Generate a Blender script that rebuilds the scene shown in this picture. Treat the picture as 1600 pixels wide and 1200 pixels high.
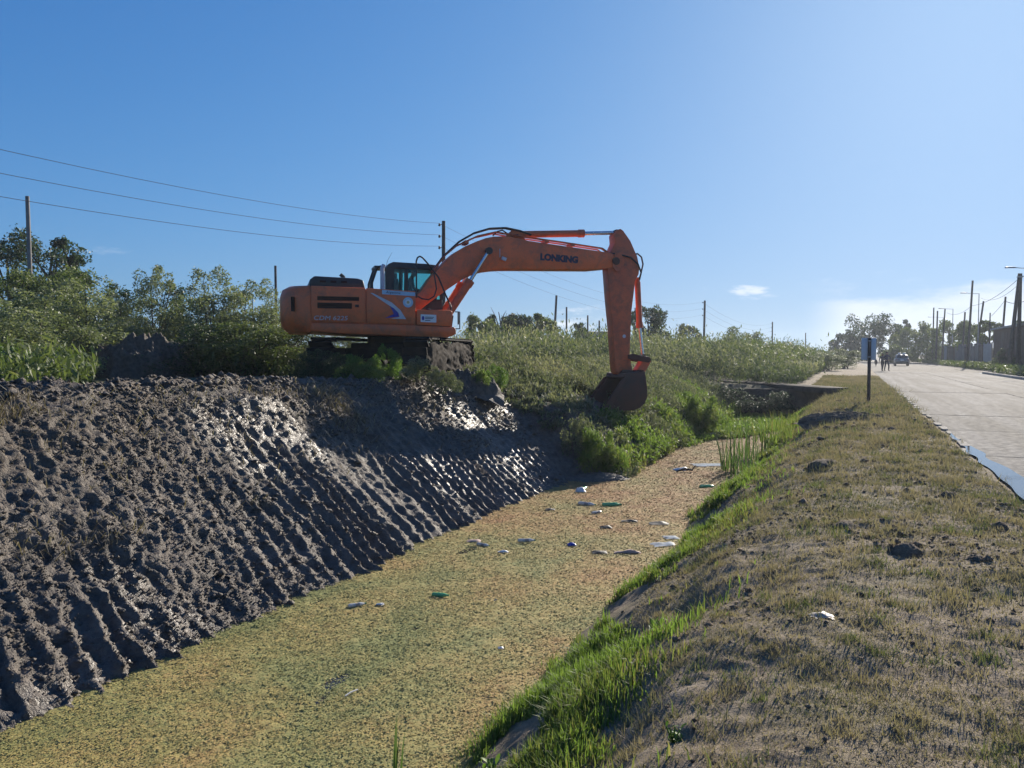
import bpy, bmesh, math, random
import numpy as np
from mathutils import Vector, Matrix

for _o in list(bpy.data.objects):
    bpy.data.objects.remove(_o, do_unlink=True)
scene = bpy.context.scene
COL = scene.collection
R = math.radians

# ------------------------------------------------------------------ camera
CAM_H = 1.6
cam_d = bpy.data.cameras.new('camera')
cam_d.sensor_width = 36.0
cam_d.lens = 36.0 * 1200 / 1600
cam_d.clip_start = 0.05
cam_d.clip_end = 9000
cam = bpy.data.objects.new('camera', cam_d)
COL.objects.link(cam)
cam.location = (0, 0, CAM_H)
cam.rotation_euler = (R(90) - math.atan(47 / 1200), 0, 0)
scene.camera = cam

# ------------------------------------------------------------------ light
SUN_AZ = R(32.5)      # to the right of the viewing direction (+Y towards +X)
SUN_EL = R(22.5)
world = bpy.data.worlds.new('World')
scene.world = world
world.use_nodes = True
wn = world.node_tree
for n in list(wn.nodes):
    wn.nodes.remove(n)
w_out = wn.nodes.new('ShaderNodeOutputWorld')
w_bg = wn.nodes.new('ShaderNodeBackground')
w_sky = wn.nodes.new('ShaderNodeTexSky')
w_sky.sky_type = 'NISHITA'
w_sky.sun_disc = False
w_sky.sun_elevation = SUN_EL
w_sky.sun_rotation = SUN_AZ
w_sky.altitude = 0
w_sky.air_density = 1.0
w_sky.dust_density = 0.7
w_sky.ozone_density = 3.0
w_bg.inputs['Strength'].default_value = 0.064
# low fair-weather clouds: soft noise in a band over the horizon, all the way round
w_tc = wn.nodes.new('ShaderNodeTexCoord')
def wnode(kind, **kw):
    n = wn.nodes.new(kind)
    for k, v in kw.items():
        setattr(n, k, v)
    return n
def wmath(op, a, b=None, c=None, clamp=False):
    n = wn.nodes.new('ShaderNodeMath'); n.operation = op; n.use_clamp = clamp
    for i, v in enumerate((a, b, c)):
        if v is None: continue
        if isinstance(v, (int, float)): n.inputs[i].default_value = v
        else: wn.links.new(v, n.inputs[i])
    return n.outputs[0]
def wmap(v, a, b, c=0.0, d=1.0, mode='SMOOTHSTEP'):
    n = wn.nodes.new('ShaderNodeMapRange'); n.interpolation_type = mode; n.clamp = True
    wn.links.new(v, n.inputs[0])
    for i, x in enumerate((a, b, c, d)): n.inputs[i + 1].default_value = x
    return n.outputs[0]
w_sep = wnode('ShaderNodeSeparateXYZ')
wn.links.new(w_tc.outputs['Generated'], w_sep.inputs[0])
w_map = wnode('ShaderNodeMapping')
w_map.inputs['Scale'].default_value = (3.0, 3.0, 10.0)
w_map.inputs['Location'].default_value = (2.3, 0.4, 1.3)
wn.links.new(w_tc.outputs['Generated'], w_map.inputs['Vector'])
w_n1 = wnode('ShaderNodeTexNoise'); w_n1.inputs['Scale'].default_value = 2.6
w_n1.inputs['Detail'].default_value = 8; w_n1.inputs['Roughness'].default_value = 0.58
wn.links.new(w_map.outputs[0], w_n1.inputs['Vector'])
el = w_sep.outputs['Z']
band = wmath('MULTIPLY', wmap(el, -0.02, 0.03), wmap(el, 0.115, 0.055))
cl = wmath('MULTIPLY', wmap(w_n1.outputs['Fac'], 0.60, 0.74), band)
# two small single clouds
w_n2 = wnode('ShaderNodeTexNoise'); w_n2.inputs['Scale'].default_value = 9.0
w_n2.inputs['Detail'].default_value = 6; w_n2.inputs['Roughness'].default_value = 0.6
wn.links.new(w_map.outputs[0], w_n2.inputs['Vector'])
def puff(az_deg, el_deg, half_w, half_h):
    a = R(az_deg)
    dx = wmath('SUBTRACT', wmath('ARCTAN2', w_sep.outputs['X'], w_sep.outputs['Y']), a)
    dz = wmath('SUBTRACT', el, math.sin(R(el_deg)))
    d2 = wmath('ADD', wmath('POWER', wmath('DIVIDE', dx, R(half_w)), 2.0), wmath('POWER', wmath('DIVIDE', dz, R(half_h)), 2.0))
    d2 = wmath('ADD', d2, wmath('MULTIPLY', wmath('SUBTRACT', w_n2.outputs['Fac'], 0.5), 5.0))
    return wmap(d2, 1.0, -0.6)
cl = wmath('MAXIMUM', cl, wmath('MULTIPLY', puff(17.4, 4.5, 1.7, 0.40), 0.9))
cl = wmath('MAXIMUM', cl, wmath('MULTIPLY', puff(-27.6, 6.7, 1.5, 0.32), 0.22))
# the bank of cloud low over the end of the street
def bank(az0, az1, soft, top):
    az = wmath('ARCTAN2', w_sep.outputs['X'], w_sep.outputs['Y'])
    m = wmath('MULTIPLY', wmap(az, R(az0), R(az0 + soft)), wmap(az, R(az1), R(az1 - soft)))
    edge = wmath('ADD', el, wmath('MULTIPLY', wmath('SUBTRACT', w_n1.outputs['Fac'], 0.5), -0.10))
    return wmath('MULTIPLY', m, wmap(edge, top, top - 0.03))
cl = wmath('MAXIMUM', cl, wmath('MULTIPLY', bank(20.5, 52.0, 4.0, 0.080), 0.85))
w_mix = wnode('ShaderNodeMix', data_type='RGBA')
wn.links.new(wmath('MULTIPLY', cl, 0.8), w_mix.inputs['Factor'])
# the sky's own range is rolled off towards the sun and the horizon, so that it keeps its blue there
def wvec(op, a, b):
    n = wn.nodes.new('ShaderNodeVectorMath'); n.operation = op
    for i, v in enumerate((a, b)):
        if isinstance(v, tuple): n.inputs[i].default_value = v
        else: wn.links.new(v, n.inputs[i])
    return n.outputs[0]
w_roll = wvec('DIVIDE', w_sky.outputs[0], wvec('ADD', w_sky.outputs[0], (4.6, 4.6, 4.6)))
w_rs = wnode('ShaderNodeSeparateXYZ'); wn.links.new(w_roll, w_rs.inputs[0])
w_rc = wnode('ShaderNodeCombineXYZ')
for i_, (p_, k_) in enumerate(((1.6, 5.3), (1.3, 7.4), (1.1, 10.6))):
    wn.links.new(wmath('MULTIPLY', wmath('POWER', w_rs.outputs[i_], p_), k_), w_rc.inputs[i_])
w_roll = w_rc.outputs[0]
wn.links.new(w_roll, w_mix.inputs['A'])
w_mix.inputs['B'].default_value = (8.2, 8.6, 9.2, 1)
wn.links.new(w_mix.outputs['Result'], w_bg.inputs['Color'])
wn.links.new(w_bg.outputs[0], w_out.inputs[0])

sun_d = bpy.data.lights.new('sun', 'SUN')
sun_d.energy = 4.8
sun_d.angle = R(0.53)
sun_d.color = (1.0, 0.91, 0.78)
sun = bpy.data.objects.new('sun', sun_d)
COL.objects.link(sun)
_sd = Vector((math.sin(SUN_AZ) * math.cos(SUN_EL), math.cos(SUN_AZ) * math.cos(SUN_EL), math.sin(SUN_EL)))
sun.rotation_euler = _sd.to_track_quat('Z', 'Y').to_euler()
sun.location = _sd * 50

vs = scene.view_settings
vs.view_transform = 'Standard'
vs.look = 'None'
vs.exposure = 0.9
vs.gamma = 1.0
vs.use_curve_mapping = False
scene.cycles.max_bounces = 6
scene.cycles.transparent_max_bounces = 12
scene.cycles.caustics_reflective = False
scene.cycles.caustics_refractive = False

# ------------------------------------------------------------------ helpers
A = math.atan(530 / 1200)            # heading of street and canal, right of the view
SA, CA = math.sin(A), math.cos(A)
def W(s, t):
    """canal coordinates (s along, t to the right) -> world x, y"""
    return s * SA + t * CA, s * CA - t * SA
def ST(x, y):
    return x * SA + y * CA, x * CA - y * SA
def side(u, depth):
    """lateral x of something seen at column u of the 1600 wide photo, 'depth' metres ahead"""
    return (u - 800) / 1200 * depth
def hgt(v, depth):
    return CAM_H + (553 - v) / 1200 * depth

def _hash(ix, iy, iz, seed):
    h = (ix.astype(np.int64) * 374761393 + iy.astype(np.int64) * 668265263 + iz.astype(np.int64) * 2147483647 + seed * 974711) & 0xFFFFFFFF
    h = ((h ^ (h >> 13)) * 1274126177) & 0xFFFFFFFF
    h = (h ^ (h >> 16)) & 0xFFFFFFFF
    return h / 4294967295.0
def vnoise(x, y, seed=0):
    """smooth value noise, -1..1"""
    x = np.asarray(x, float); y = np.asarray(y, float)
    x0 = np.floor(x); y0 = np.floor(y)
    fx = x - x0; fy = y - y0
    fx = fx * fx * fx * (fx * (fx * 6 - 15) + 10); fy = fy * fy * fy * (fy * (fy * 6 - 15) + 10)
    z = np.zeros_like(x0)
    a = _hash(x0, y0, z, seed); b = _hash(x0 + 1, y0, z, seed)
    c = _hash(x0, y0 + 1, z, seed); d = _hash(x0 + 1, y0 + 1, z, seed)
    return ((a * (1 - fx) + b * fx) * (1 - fy) + (c * (1 - fx) + d * fx) * fy) * 2 - 1
def fbm(x, y, octaves=4, seed=0, gain=0.5):
    v = 0; amp = 1; tot = 0
    for o in range(octaves):
        # turn each octave so that no grid direction shows
        ca, sa = math.cos(0.7 * o + seed), math.sin(0.7 * o + seed)
        v = v + amp * vnoise((x * ca - y * sa) * 2 ** o, (x * sa + y * ca) * 2 ** o, seed + o * 17)
        tot += amp; amp *= gain
    return v / tot
def billow(x, y, octaves=3, seed=0, gain=0.5):
    v = 0; amp = 1; tot = 0
    for o in range(octaves):
        ca, sa = math.cos(1.1 * o + seed), math.sin(1.1 * o + seed)
        v = v + amp * (1 - 2 * np.abs(vnoise((x * ca - y * sa) * 2 ** o, (x * sa + y * ca) * 2 ** o, seed + o * 31)))
        tot += amp; amp *= gain
    return v / tot
def sstep(a, b, x):
    k = np.clip((np.asarray(x, float) - a) / (b - a), 0, 1)
    return k * k * (3 - 2 * k)

def link(o, parent=None):
    COL.objects.link(o)
    if parent is not None:
        o.parent = parent
    return o
def tag(o, label=None, cat=None, group=None, kind=None):
    if label: o['label'] = label
    if cat: o['category'] = cat
    if group: o['group'] = group
    if kind: o['kind'] = kind
    return o
def empty(name, loc=(0, 0, 0), rz=0.0):
    o = bpy.data.objects.new(name, None)
    o.empty_display_size = 0.2
    o.location = loc
    o.rotation_euler = (0, 0, rz)
    return link(o)
def np_mesh(name, verts, faces, mats, parent=None, smooth=False, attr=None, midx=None):
    """verts (n,3), faces (m,k) with k = 3 or 4; attr = dict name -> per-vertex floats"""
    verts = np.asarray(verts, np.float32); faces = np.asarray(faces, np.int32)
    me = bpy.data.meshes.new(name)
    me.vertices.add(len(verts)); me.vertices.foreach_set('co', verts.ravel())
    m, k = faces.shape
    me.loops.add(m * k); me.loops.foreach_set('vertex_index', faces.ravel())
    me.polygons.add(m); me.polygons.foreach_set('loop_start', np.arange(0, m * k, k, dtype=np.int32))
    if smooth:
        me.polygons.foreach_set('use_smooth', np.ones(m, bool))
    if midx is not None:
        me.polygons.foreach_set('material_index', np.asarray(midx, np.int32))
    for a, vals in (attr or {}).items():
        at = me.attributes.new(a, 'FLOAT', 'POINT')
        at.data.foreach_set('value', np.asarray(vals, np.float32))
    for mm in (mats if isinstance(mats, (list, tuple)) else [mats]):
        me.materials.append(mm)
    me.update(calc_edges=True)
    o = bpy.data.objects.new(name, me)
    return link(o, parent)
def grid_faces(nu, nv):
    i = np.arange(nu - 1)[:, None] * nv + np.arange(nv - 1)[None, :]
    return np.stack([i, i + nv, i + nv + 1, i + 1], -1).reshape(-1, 4)

class MB:
    """collects simple solids into ONE mesh"""
    def __init__(self):
        self.v = []; self.f = []; self.m = []
    def add(self, vs_, fs, mi=0):
        b = len(self.v)
        self.v += [tuple(p) for p in vs_]
        self.f += [tuple(i + b for i in f) for f in fs]
        self.m += [mi] * len(fs)
        return self
    def box(self, c, size, rot=None, mi=0, taper=None):
        x, y, z = (d / 2 for d in size)
        tp = taper or (1, 1)
        p = [(-x, -y, -z), (x, -y, -z), (x, y, -z), (-x, y, -z), (-x * tp[0], -y * tp[1], z), (x * tp[0], -y * tp[1], z), (x * tp[0], y * tp[1], z), (-x * tp[0], y * tp[1], z)]
        if rot is not None:
            p = [rot @ Vector(q) for q in p]
        p = [(q[0] + c[0], q[1] + c[1], q[2] + c[2]) for q in p]
        return self.add(p, [(0, 3, 2, 1), (4, 5, 6, 7), (0, 1, 5, 4), (1, 2, 6, 5), (2, 3, 7, 6), (3, 0, 4, 7)], mi)
    def prism(self, poly, y0, y1, mi=0, scale1=None):
        """poly in (x, z), extruded from y0 to y1"""
        n = len(poly)
        p = [(a, y0, b) for a, b in poly] + [(a, y1, b) for a, b in poly]
        ar = sum(poly[i][0] * poly[(i + 1) % n][1] - poly[(i + 1) % n][0] * poly[i][1] for i in range(n))
        fs = [tuple(range(n)), tuple(range(2 * n - 1, n - 1, -1))] + [(i, i + n, (i + 1) % n + n, (i + 1) % n) for i in range(n)]
        if (ar > 0) != (y1 > y0):
            fs = [tuple(reversed(f)) for f in fs]
        return self.add(p, fs, mi)
    def tube(self, path, r, n=8, mi=0, cap=True):
        path = [Vector(p) for p in path]
        rs = r if isinstance(r, (list, tuple)) else [r] * len(path)
        up = None; rings = []
        for i, p in enumerate(path):
            d = (path[min(i + 1, len(path) - 1)] - path[max(i - 1, 0)]).normalized()
            if up is None:
                up = Vector((0, 0, 1)) if abs(d.z) < 0.9 else Vector((1, 0, 0))
            a = d.cross(up).normalized(); up = a.cross(d).normalized()
            rings.append([p + (a * math.cos(2 * math.pi * k / n) + up * math.sin(2 * math.pi * k / n)) * rs[i] for k in range(n)])
        vs_ = [q for ring in rings for q in ring]; fs = []
        for i in range(len(path) - 1):
            for k in range(n):
                fs.append((i * n + k, i * n + (k + 1) % n, (i + 1) * n + (k + 1) % n, (i + 1) * n + k))
        if cap:
            fs.append(tuple(range(n - 1, -1, -1))); fs.append(tuple((len(path) - 1) * n + k for k in range(n)))
        return self.add(vs_, fs, mi)
    def lathe(self, prof, n=14, mi=0, M=None):
        """prof: (r, z) from bottom to top"""
        vs_ = []; fs = []
        for r, z in prof:
            for k in range(n):
                p = Vector((r * math.cos(2 * math.pi * k / n), r * math.sin(2 * math.pi * k / n), z))
                vs_.append(M @ p if M is not None else p)
        for i in range(len(prof) - 1):
            for k in range(n):
                fs.append((i * n + k, i * n + (k + 1) % n, (i + 1) * n + (k + 1) % n, (i + 1) * n + k))
        fs.append(tuple(range(n - 1, -1, -1))); fs.append(tuple((len(prof) - 1) * n + k for k in range(n)))
        return self.add(vs_, fs, mi)
    def build(self, name, mats, parent=None, smooth=False, bevel=0, seg=2, angle=40):
        me = bpy.data.meshes.new(name)
        me.from_pydata(self.v, [], self.f)
        for mm in (mats if isinstance(mats, (list, tuple)) else [mats]):
            me.materials.append(mm)
        if any(self.m):
            me.polygons.foreach_set('material_index', self.m)
        if bevel or smooth:
            bm = bmesh.new(); bm.from_mesh(me)
            if bevel:
                es = [e for e in bm.edges if len(e.link_faces) == 2 and e.calc_face_angle(0) > R(angle)]
                bmesh.ops.bevel(bm, geom=es, offset=bevel, segments=seg, profile=0.5, affect='EDGES', clamp_overlap=True)
            for f in bm.faces: f.smooth = True
            for e in bm.edges:
                if len(e.link_faces) == 2 and e.calc_face_angle(0) > R(angle): e.smooth = False
            bm.to_mesh(me); bm.free()
        me.update()
        o = bpy.data.objects.new(name, me)
        return link(o, parent)

def text_mesh(name, body, size, mat, parent, loc, rot, extrude=0.004, sx=1.0, shear=0.0, bold=0.0):
    cu = bpy.data.curves.new(name, 'FONT')
    cu.body = body; cu.size = size; cu.extrude = extrude; cu.offset = bold; cu.shear = shear
    cu.resolution_u = 3
    tmp = bpy.data.objects.new('tmp_text', cu)
    COL.objects.link(tmp)
    dg = bpy.context.evaluated_depsgraph_get()
    me = bpy.data.meshes.new_from_object(tmp.evaluated_get(dg))
    bpy.data.objects.remove(tmp, do_unlink=True)
    me.name = name
    me.materials.clear(); me.materials.append(mat)
    o = bpy.data.objects.new(name, me)
    o.location = loc; o.rotation_euler = rot; o.scale = (sx, 1, 1)
    return link(o, parent)

# ------------------------------------------------------------------ materials
def new_mat(name):
    m = bpy.data.materials.new(name); m.use_nodes = True
    nt = m.node_tree
    b = nt.nodes['Principled BSDF']
    return m, nt, b
def ramp(nt, fac, stops):
    n = nt.nodes.new('ShaderNodeValToRGB')
    e = n.color_ramp.elements
    while len(e) < len(stops): e.new(0.5)
    for i, (p, c) in enumerate(stops):
        e[i].position = p
        e[i].color = (c[0], c[1], c[2], 1) if not isinstance(c, (int, float)) else (c, c, c, 1)
    nt.links.new(fac, n.inputs[0])
    return n.outputs[0]
def noise(nt, scale, detail=4, rough=0.55, vec=None, dist=0.0):
    n = nt.nodes.new('ShaderNodeTexNoise')
    n.inputs['Scale'].default_value = scale; n.inputs['Detail'].default_value = detail
    n.inputs['Roughness'].default_value = rough; n.inputs['Distortion'].default_value = dist
    if vec is None:
        g = nt.nodes.new('ShaderNodeNewGeometry'); vec = g.outputs['Position']
    nt.links.new(vec, n.inputs['Vector'])
    return n.outputs['Fac']
def objco(nt):
    return nt.nodes.new('ShaderNodeTexCoord').outputs['Object']
def mixc(nt, fac, a, b, blend='MIX'):
    n = nt.nodes.new('ShaderNodeMix'); n.data_type = 'RGBA'; n.blend_type = blend
    for key, v in (('Factor', fac), ('A', a), ('B', b)):
        if isinstance(v, (int, float)): n.inputs[key].default_value = v
        elif isinstance(v, (tuple, list)): n.inputs[key].default_value = (*v[:3], 1)
        else: nt.links.new(v, n.inputs[key])
    return n.outputs['Result']
def bump(nt, b, h, strength=0.3, dist=0.02):
    n = nt.nodes.new('ShaderNodeBump')
    n.inputs['Strength'].default_value = strength; n.inputs['Distance'].default_value = dist
    nt.links.new(h, n.inputs['Height']); nt.links.new(n.outputs[0], b.inputs['Normal'])
def plain(name, col, rough=0.6, metal=0.0, spec=0.5, var=0.25, scale=6.0, dirt=None, bump_s=0.0):
    """a paint/plastic/metal with uneven tone, and dirt patches if asked for"""
    m, nt, b = new_mat(name)
    oc = objco(nt)
    n = noise(nt, scale, 5, 0.6, oc)
    lo = tuple(c * (1 - var) for c in col); hi = tuple(min(1, c * (1 + var)) for c in col)
    c = ramp(nt, n, [(0.3, lo), (0.7, hi)])
    if dirt:
        d = ramp(nt, noise(nt, scale * 0.45, 7, 0.65, oc, 0.4), [(0.5, 0.0), (0.72, 1.0)])
        c = mixc(nt, d, c, dirt)
    nt.links.new(c, b.inputs['Base Color'])
    r = ramp(nt, noise(nt, scale * 2.3, 4, 0.6, oc), [(0.3, max(0.02, rough - 0.1)), (0.7, min(1, rough + 0.12))])
    nt.links.new(r, b.inputs['Roughness'])
    b.inputs['Metallic'].default_value = metal
    b.inputs['Specular IOR Level'].default_value = spec
    if bump_s: bump(nt, b, noise(nt, scale * 6, 5, 0.6, oc), bump_s, 0.01)
    return m
def leafy(name, c0, c1, c2, trans=0.35, rough=0.55):
    """foliage: tone by the per-leaf attribute 'var', light passing through"""
    m, nt, b = new_mat(name)
    at = nt.nodes.new('ShaderNodeAttribute'); at.attribute_name = 'var'
    c = ramp(nt, at.outputs['Fac'], [(0.0, c0), (0.55, c1), (1.0, c2)])
    nt.links.new(c, b.inputs['Base Color'])
    b.inputs['Roughness'].default_value = rough
    b.inputs['Specular IOR Level'].default_value = 0.35
    tr = nt.nodes.new('ShaderNodeBsdfTranslucent')
    tc = mixc(nt, 1.0, c, (1.25, 1.3, 0.7), 'MULTIPLY')
    nt.links.new(tc, tr.inputs['Color'])
    mx = nt.nodes.new('ShaderNodeMixShader'); mx.inputs[0].default_value = trans
    nt.links.new(b.outputs[0], mx.inputs[1]); nt.links.new(tr.outputs[0], mx.inputs[2])
    nt.links.new(mx.outputs[0], nt.nodes['Material Output'].inputs['Surface'])
    return m
# ================================================================== GROUND
rng = np.random.default_rng(7)
WATER_Z = -1.2

def field_z(s, t):
    z = 1.0 - 0.45 * sstep(30, 75, s)
    return z + 0.10 * fbm(s * 0.25, t * 0.25, 3, 5)
def canal_z(s, t):
    """smooth land form left of the camera: cut bank near, untouched bank beyond, culvert fill after that"""
    k = sstep(16.3, 18.0, s + 0.6 * vnoise(t * 0.9, s * 0.3, 3) + 0.18 * (t + 7))
    cut = np.interp(t, [-10.2, -9.0, -8.45, -7.4, -5.65, -5.2, -4.6], [1.0, 1.03, 0.83, 0.0, -1.28, -1.45, -1.5])
    old = np.interp(t, [-10.5, -9, -7.6, -6.5, -5.6, -4.9, -4.3, -3.5], [1.0, 0.92, 0.50, 0.10, -0.40, -1.02, -1.32, -1.45])
    z = cut * (1 - k) + old * k
    f = sstep(36.6, 37.4, s)
    return z * (1 - f) + (0.15 + 0.5 * sstep(-5, -10, t)) * f
def verge_z(s, t):
    w = 0.16 * vnoise(s * 0.55, 3.0, 11) + 0.07 * vnoise(s * 1.7, 9.0, 12)
    tt = t - w
    z = np.interp(tt, [-3.0, -2.5, -2.25, -1.7, -1.25, -0.8, -0.2, 1.4, 2.3], [-1.55, -1.38, -1.17, -0.76, -0.43, -0.19, -0.04, 0.02, -0.05])
    z = z + 0.045 * fbm(s * 0.6, t * 0.6, 3, 21) + 0.024 * billow(s * 1.9, t * 1.9, 3, 22) + 0.014 * billow(s * 6.5, t * 6.5, 2, 28) + 0.012 * fbm(s * 9, t * 9, 3, 23)
    # worn ledge along the lip of the bank
    z = z - 0.10 * np.exp(-((tt + 1.22) / 0.16) ** 2) * sstep(0.0, 0.5, vnoise(s * 0.8, 1.0, 25))
    f = sstep(36.6, 37.4, s)
    z = z * (1 - f) + np.maximum(z, 0.02 + 0.05 * fbm(s * 0.7, t * 0.7, 3, 26)) * f
    return np.where(t > 1.45, z * (1 - sstep(1.45, 2.0, t)) + sstep(1.45, 2.0, t) * (-0.028 + 0.024 * fbm(s * 1.3, t * 3, 3, 27)), z)

def s_lines(fine):
    a = list(np.arange(-4, 2.0, 0.16)); x = 2.0
    while x < 27:
        a.append(x); x += max(0.024, 0.0030 * x) * fine
    while x < 60:
        a.append(x); x += 0.012 * x
    while x < 2600:
        a.append(x); x *= 1.07
    return np.array(a)

# --- materials of the ground
def mud_material():
    m, nt, b = new_mat('wet_mud')
    n1 = noise(nt, 1.3, 6, 0.6); n2 = noise(nt, 9.0, 7, 0.65); n3 = noise(nt, 45.0, 4, 0.6)
    c = ramp(nt, n1, [(0.30, (0.046, 0.037, 0.030)), (0.50, (0.100, 0.083, 0.069)), (0.72, (0.190, 0.160, 0.134))])
    c = mixc(nt, 0.55, c, ramp(nt, n2, [(0.32, (0.034, 0.028, 0.023)), (0.7, (0.245, 0.208, 0.175))]))
    at = nt.nodes.new('ShaderNodeAttribute'); at.attribute_name = 'brown'
    c = mixc(nt, at.outputs['Fac'], c, ramp(nt, n2, [(0.3, (0.040, 0.029, 0.021)), (0.7, (0.165, 0.128, 0.090))]))
    nt.links.new(c, b.inputs['Base Color'])
    wt = nt.nodes.new('ShaderNodeAttribute'); wt.attribute_name = 'wet'
    dry = ramp(nt, n2, [(0.3, 0.52), (0.7, 0.9)])
    nt.links.new(mixc(nt, wt.outputs['Fac'], dry, ramp(nt, n3, [(0.3, 0.30), (0.7, 0.46)])), b.inputs['Roughness'])
    b.inputs['Specular IOR Level'].default_value = 0.42
    mm = nt.nodes.new('ShaderNodeMath'); mm.operation = 'ADD'
    nt.links.new(n3, mm.inputs[0]); nt.links.new(n2, mm.inputs[1])
    bump(nt, b, mm.outputs[0], 0.85, 0.035)
    return m
M_mud = mud_material()
def soil_material(name, dark, mid, light, green, gk=0.5):
    m, nt, b = new_mat(name)
    n1 = noise(nt, 0.9, 5, 0.6); n2 = noise(nt, 6.0, 7, 0.68); n3 = noise(nt, 60.0, 4, 0.65)
    c = ramp(nt, n2, [(0.28, dark), (0.5, mid), (0.74, light)])
    g = ramp(nt, n1, [(0.48, 0.0), (0.66, gk)])
    c = mixc(nt, g, c, green)
    c = mixc(nt, ramp(nt, n3, [(0.35, 0.45), (0.6, 0.0)]), c, dark)
    nt.links.new(c, b.inputs['Base Color'])
    b.inputs['Roughness'].default_value = 0.95; b.inputs['Specular IOR Level'].default_value = 0.15
    mm = nt.nodes.new('ShaderNodeMath'); mm.operation = 'ADD'
    nt.links.new(n3, mm.inputs[0]); nt.links.new(n2, mm.inputs[1])
    bump(nt, b, mm.outputs[0], 0.7, 0.03)
    return m
M_verge = soil_material('verge_soil', (0.13, 0.100, 0.070), (0.265, 0.213, 0.152), (0.37, 0.31, 0.235), (0.19, 0.180, 0.090))
M_field = soil_material('field_soil', (0.05, 0.045, 0.03), (0.11, 0.10, 0.06), (0.19, 0.17, 0.10), (0.08, 0.11, 0.03), 0.8)
M_dust = soil_material('dusty_ground', (0.14, 0.125, 0.105), (0.22, 0.20, 0.175), (0.29, 0.27, 0.24), (0.25, 0.25, 0.15), 0.25)

# --- the verge between canal and street
sl = s_lines(1.0)
sv = sl[(sl > -4.1) & (sl < 1500)]
tv = np.concatenate([np.arange(-3.0, 2.31, 0.034)])
S, T = np.meshgrid(sv, tv, indexing='ij')
X, Y = W(S, T)
verge = np_mesh('verge', np.stack([X, Y, verge_z(S, T)], -1).reshape(-1, 3), grid_faces(len(sv), len(tv)), M_verge, smooth=True)
tag(verge, kind='structure')

# --- the dug bank: grooves of the bucket teeth, clods, slumps
sb = sl[(sl > -4.1) & (sl < 39)]
tb = np.concatenate([np.arange(-11.2, -9.0, 0.05), np.arange(-9.0, -4.9, 0.024)])
S, T = np.meshgrid(sb, tb, indexing='ij')
Z = canal_z(S, T)
cutk = 1 - sstep(16.6, 18.2, S + 0.6 * vnoise(T * 0.9, S * 0.3, 3) + 0.18 * (T + 7))
slope = sstep(-8.9, -8.2, T)                       # 1 on the slope, 0 on the flat
low = sstep(-8.3, -6.2, T)                         # 1 near the water
sw = S + 0.22 * (T + 5.6) + (0.10 + 0.10 * sstep(9, 4, S)) * vnoise(S * 0.9, T * 0.8, 31) + 0.05 * vnoise(S * 3.1, T * 2.2, 32)
pas = np.floor(sw / 1.32 + 0.25 * vnoise(S * 0.4, T * 0.2, 33))
ph = _hash(pas, pas * 0, pas * 0, 5)
gro = np.abs(np.sin(math.pi * (sw / 0.265 + ph)))
gro = 1 - gro ** 0.75                               # narrow ridges left between the teeth
gk = (0.45 + 0.55 * sstep(-0.45, 0.30, vnoise(S * 0.8, T * 0.8, 34) + 0.55 * (low - 0.35) + 0.35 * sstep(7, 12, S))) * (0.45 + 0.55 * low)
disp = 0.112 * (0.85 + 0.40 * vnoise(S * 1.9, T * 0.55, 36) - 0.45 * sstep(9, 4, S) * sstep(-0.4, 0.3, vnoise(S * 0.9, T * 1.1, 37))) * (gro - 0.35) * gk * slope
disp += 0.10 * (ph - 0.5) * slope                   # each pass a little deeper or shallower
rough_k = (1.0 - 0.62 * low * sstep(4, 11, S)) * cutk
clod = 0.085 * fbm(S * 1.0, T * 1.0, 2, 41) + 0.030 * billow(S * 3.0, T * 3.0, 2, 42) + 0.026 * billow(S * 8.0, T * 8.0, 2, 43) + 0.018 * fbm(S * 21, T * 21, 2, 44)
crumb = 0.024 * billow(S * 12, T * 12, 2, 48) + 0.020 * billow(S * 19, T * 19, 2, 49) * sstep(19, 12, S)
disp += (clod + crumb * (0.35 + 0.65 * rough_k)) * (0.30 + 0.70 * rough_k) * (0.55 + 0.45 * slope)
disp += 0.10 * (1 - cutk) * billow(S * 1.7, T * 1.7, 3, 50)
# slumped hollows in the near bank
disp -= 0.10 * sstep(0.3, 0.8, vnoise(S * 0.75 + 3, T * 0.8, 45)) * slope * (1 - 0.5 * low)
# heaped clods along the rim
rim = np.exp(-((T + 9.35) / 0.75) ** 2) * cutk
disp += rim * (0.05 + 0.12 * sstep(-0.2, 0.7, billow(S * 1.3, T * 1.3, 2, 46)) + 0.07 * billow(S * 3.5, T * 3.5, 2, 47)) * (1 - 0.75 * sstep(9.5, 12.5, S))
nz = np.where(T > -8.7, 0.78, 1.0); ntt = np.where(T > -8.7, 0.62, 0.0)
disp *= (0.7 + 0.3 * cutk)
Xb, Yb = W(S, T + disp * ntt)
Zb = Z + disp * nz
wet = sstep(0.10, 0.42, vnoise(S * 0.62 + 1.7, T * 0.75, 51) + 0.35 * vnoise(S * 2.1, T * 2.0, 52) - 0.22 + 0.36 * low * sstep(9, 13, S)) * slope * cutk + 0.55 * sstep(-9.6, -10.1, T) * sstep(-0.2, 0.4, vnoise(S * 0.9, T * 2.2, 54))
brown = np.clip(sstep(-6.9, -8.7, T) * (0.55 + 0.5 * vnoise(S * 0.8, T * 0.9, 53)) + (1 - cutk) * 0.9, 0, 1) * sstep(-9.9, -9.0, T)
mudbank = np_mesh('mud_bank', np.stack([Xb, Yb, Zb], -1).reshape(-1, 3), grid_faces(len(sb), len(tb)), M_mud, smooth=True,
                  attr={'wet': wet.ravel(), 'brown': brown.ravel()})
tag(mudbank, kind='structure')
_bank_s, _bank_t, _bank_X, _bank_Y, _bank_Z = sb, tb, Xb, Yb, Zb
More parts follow.
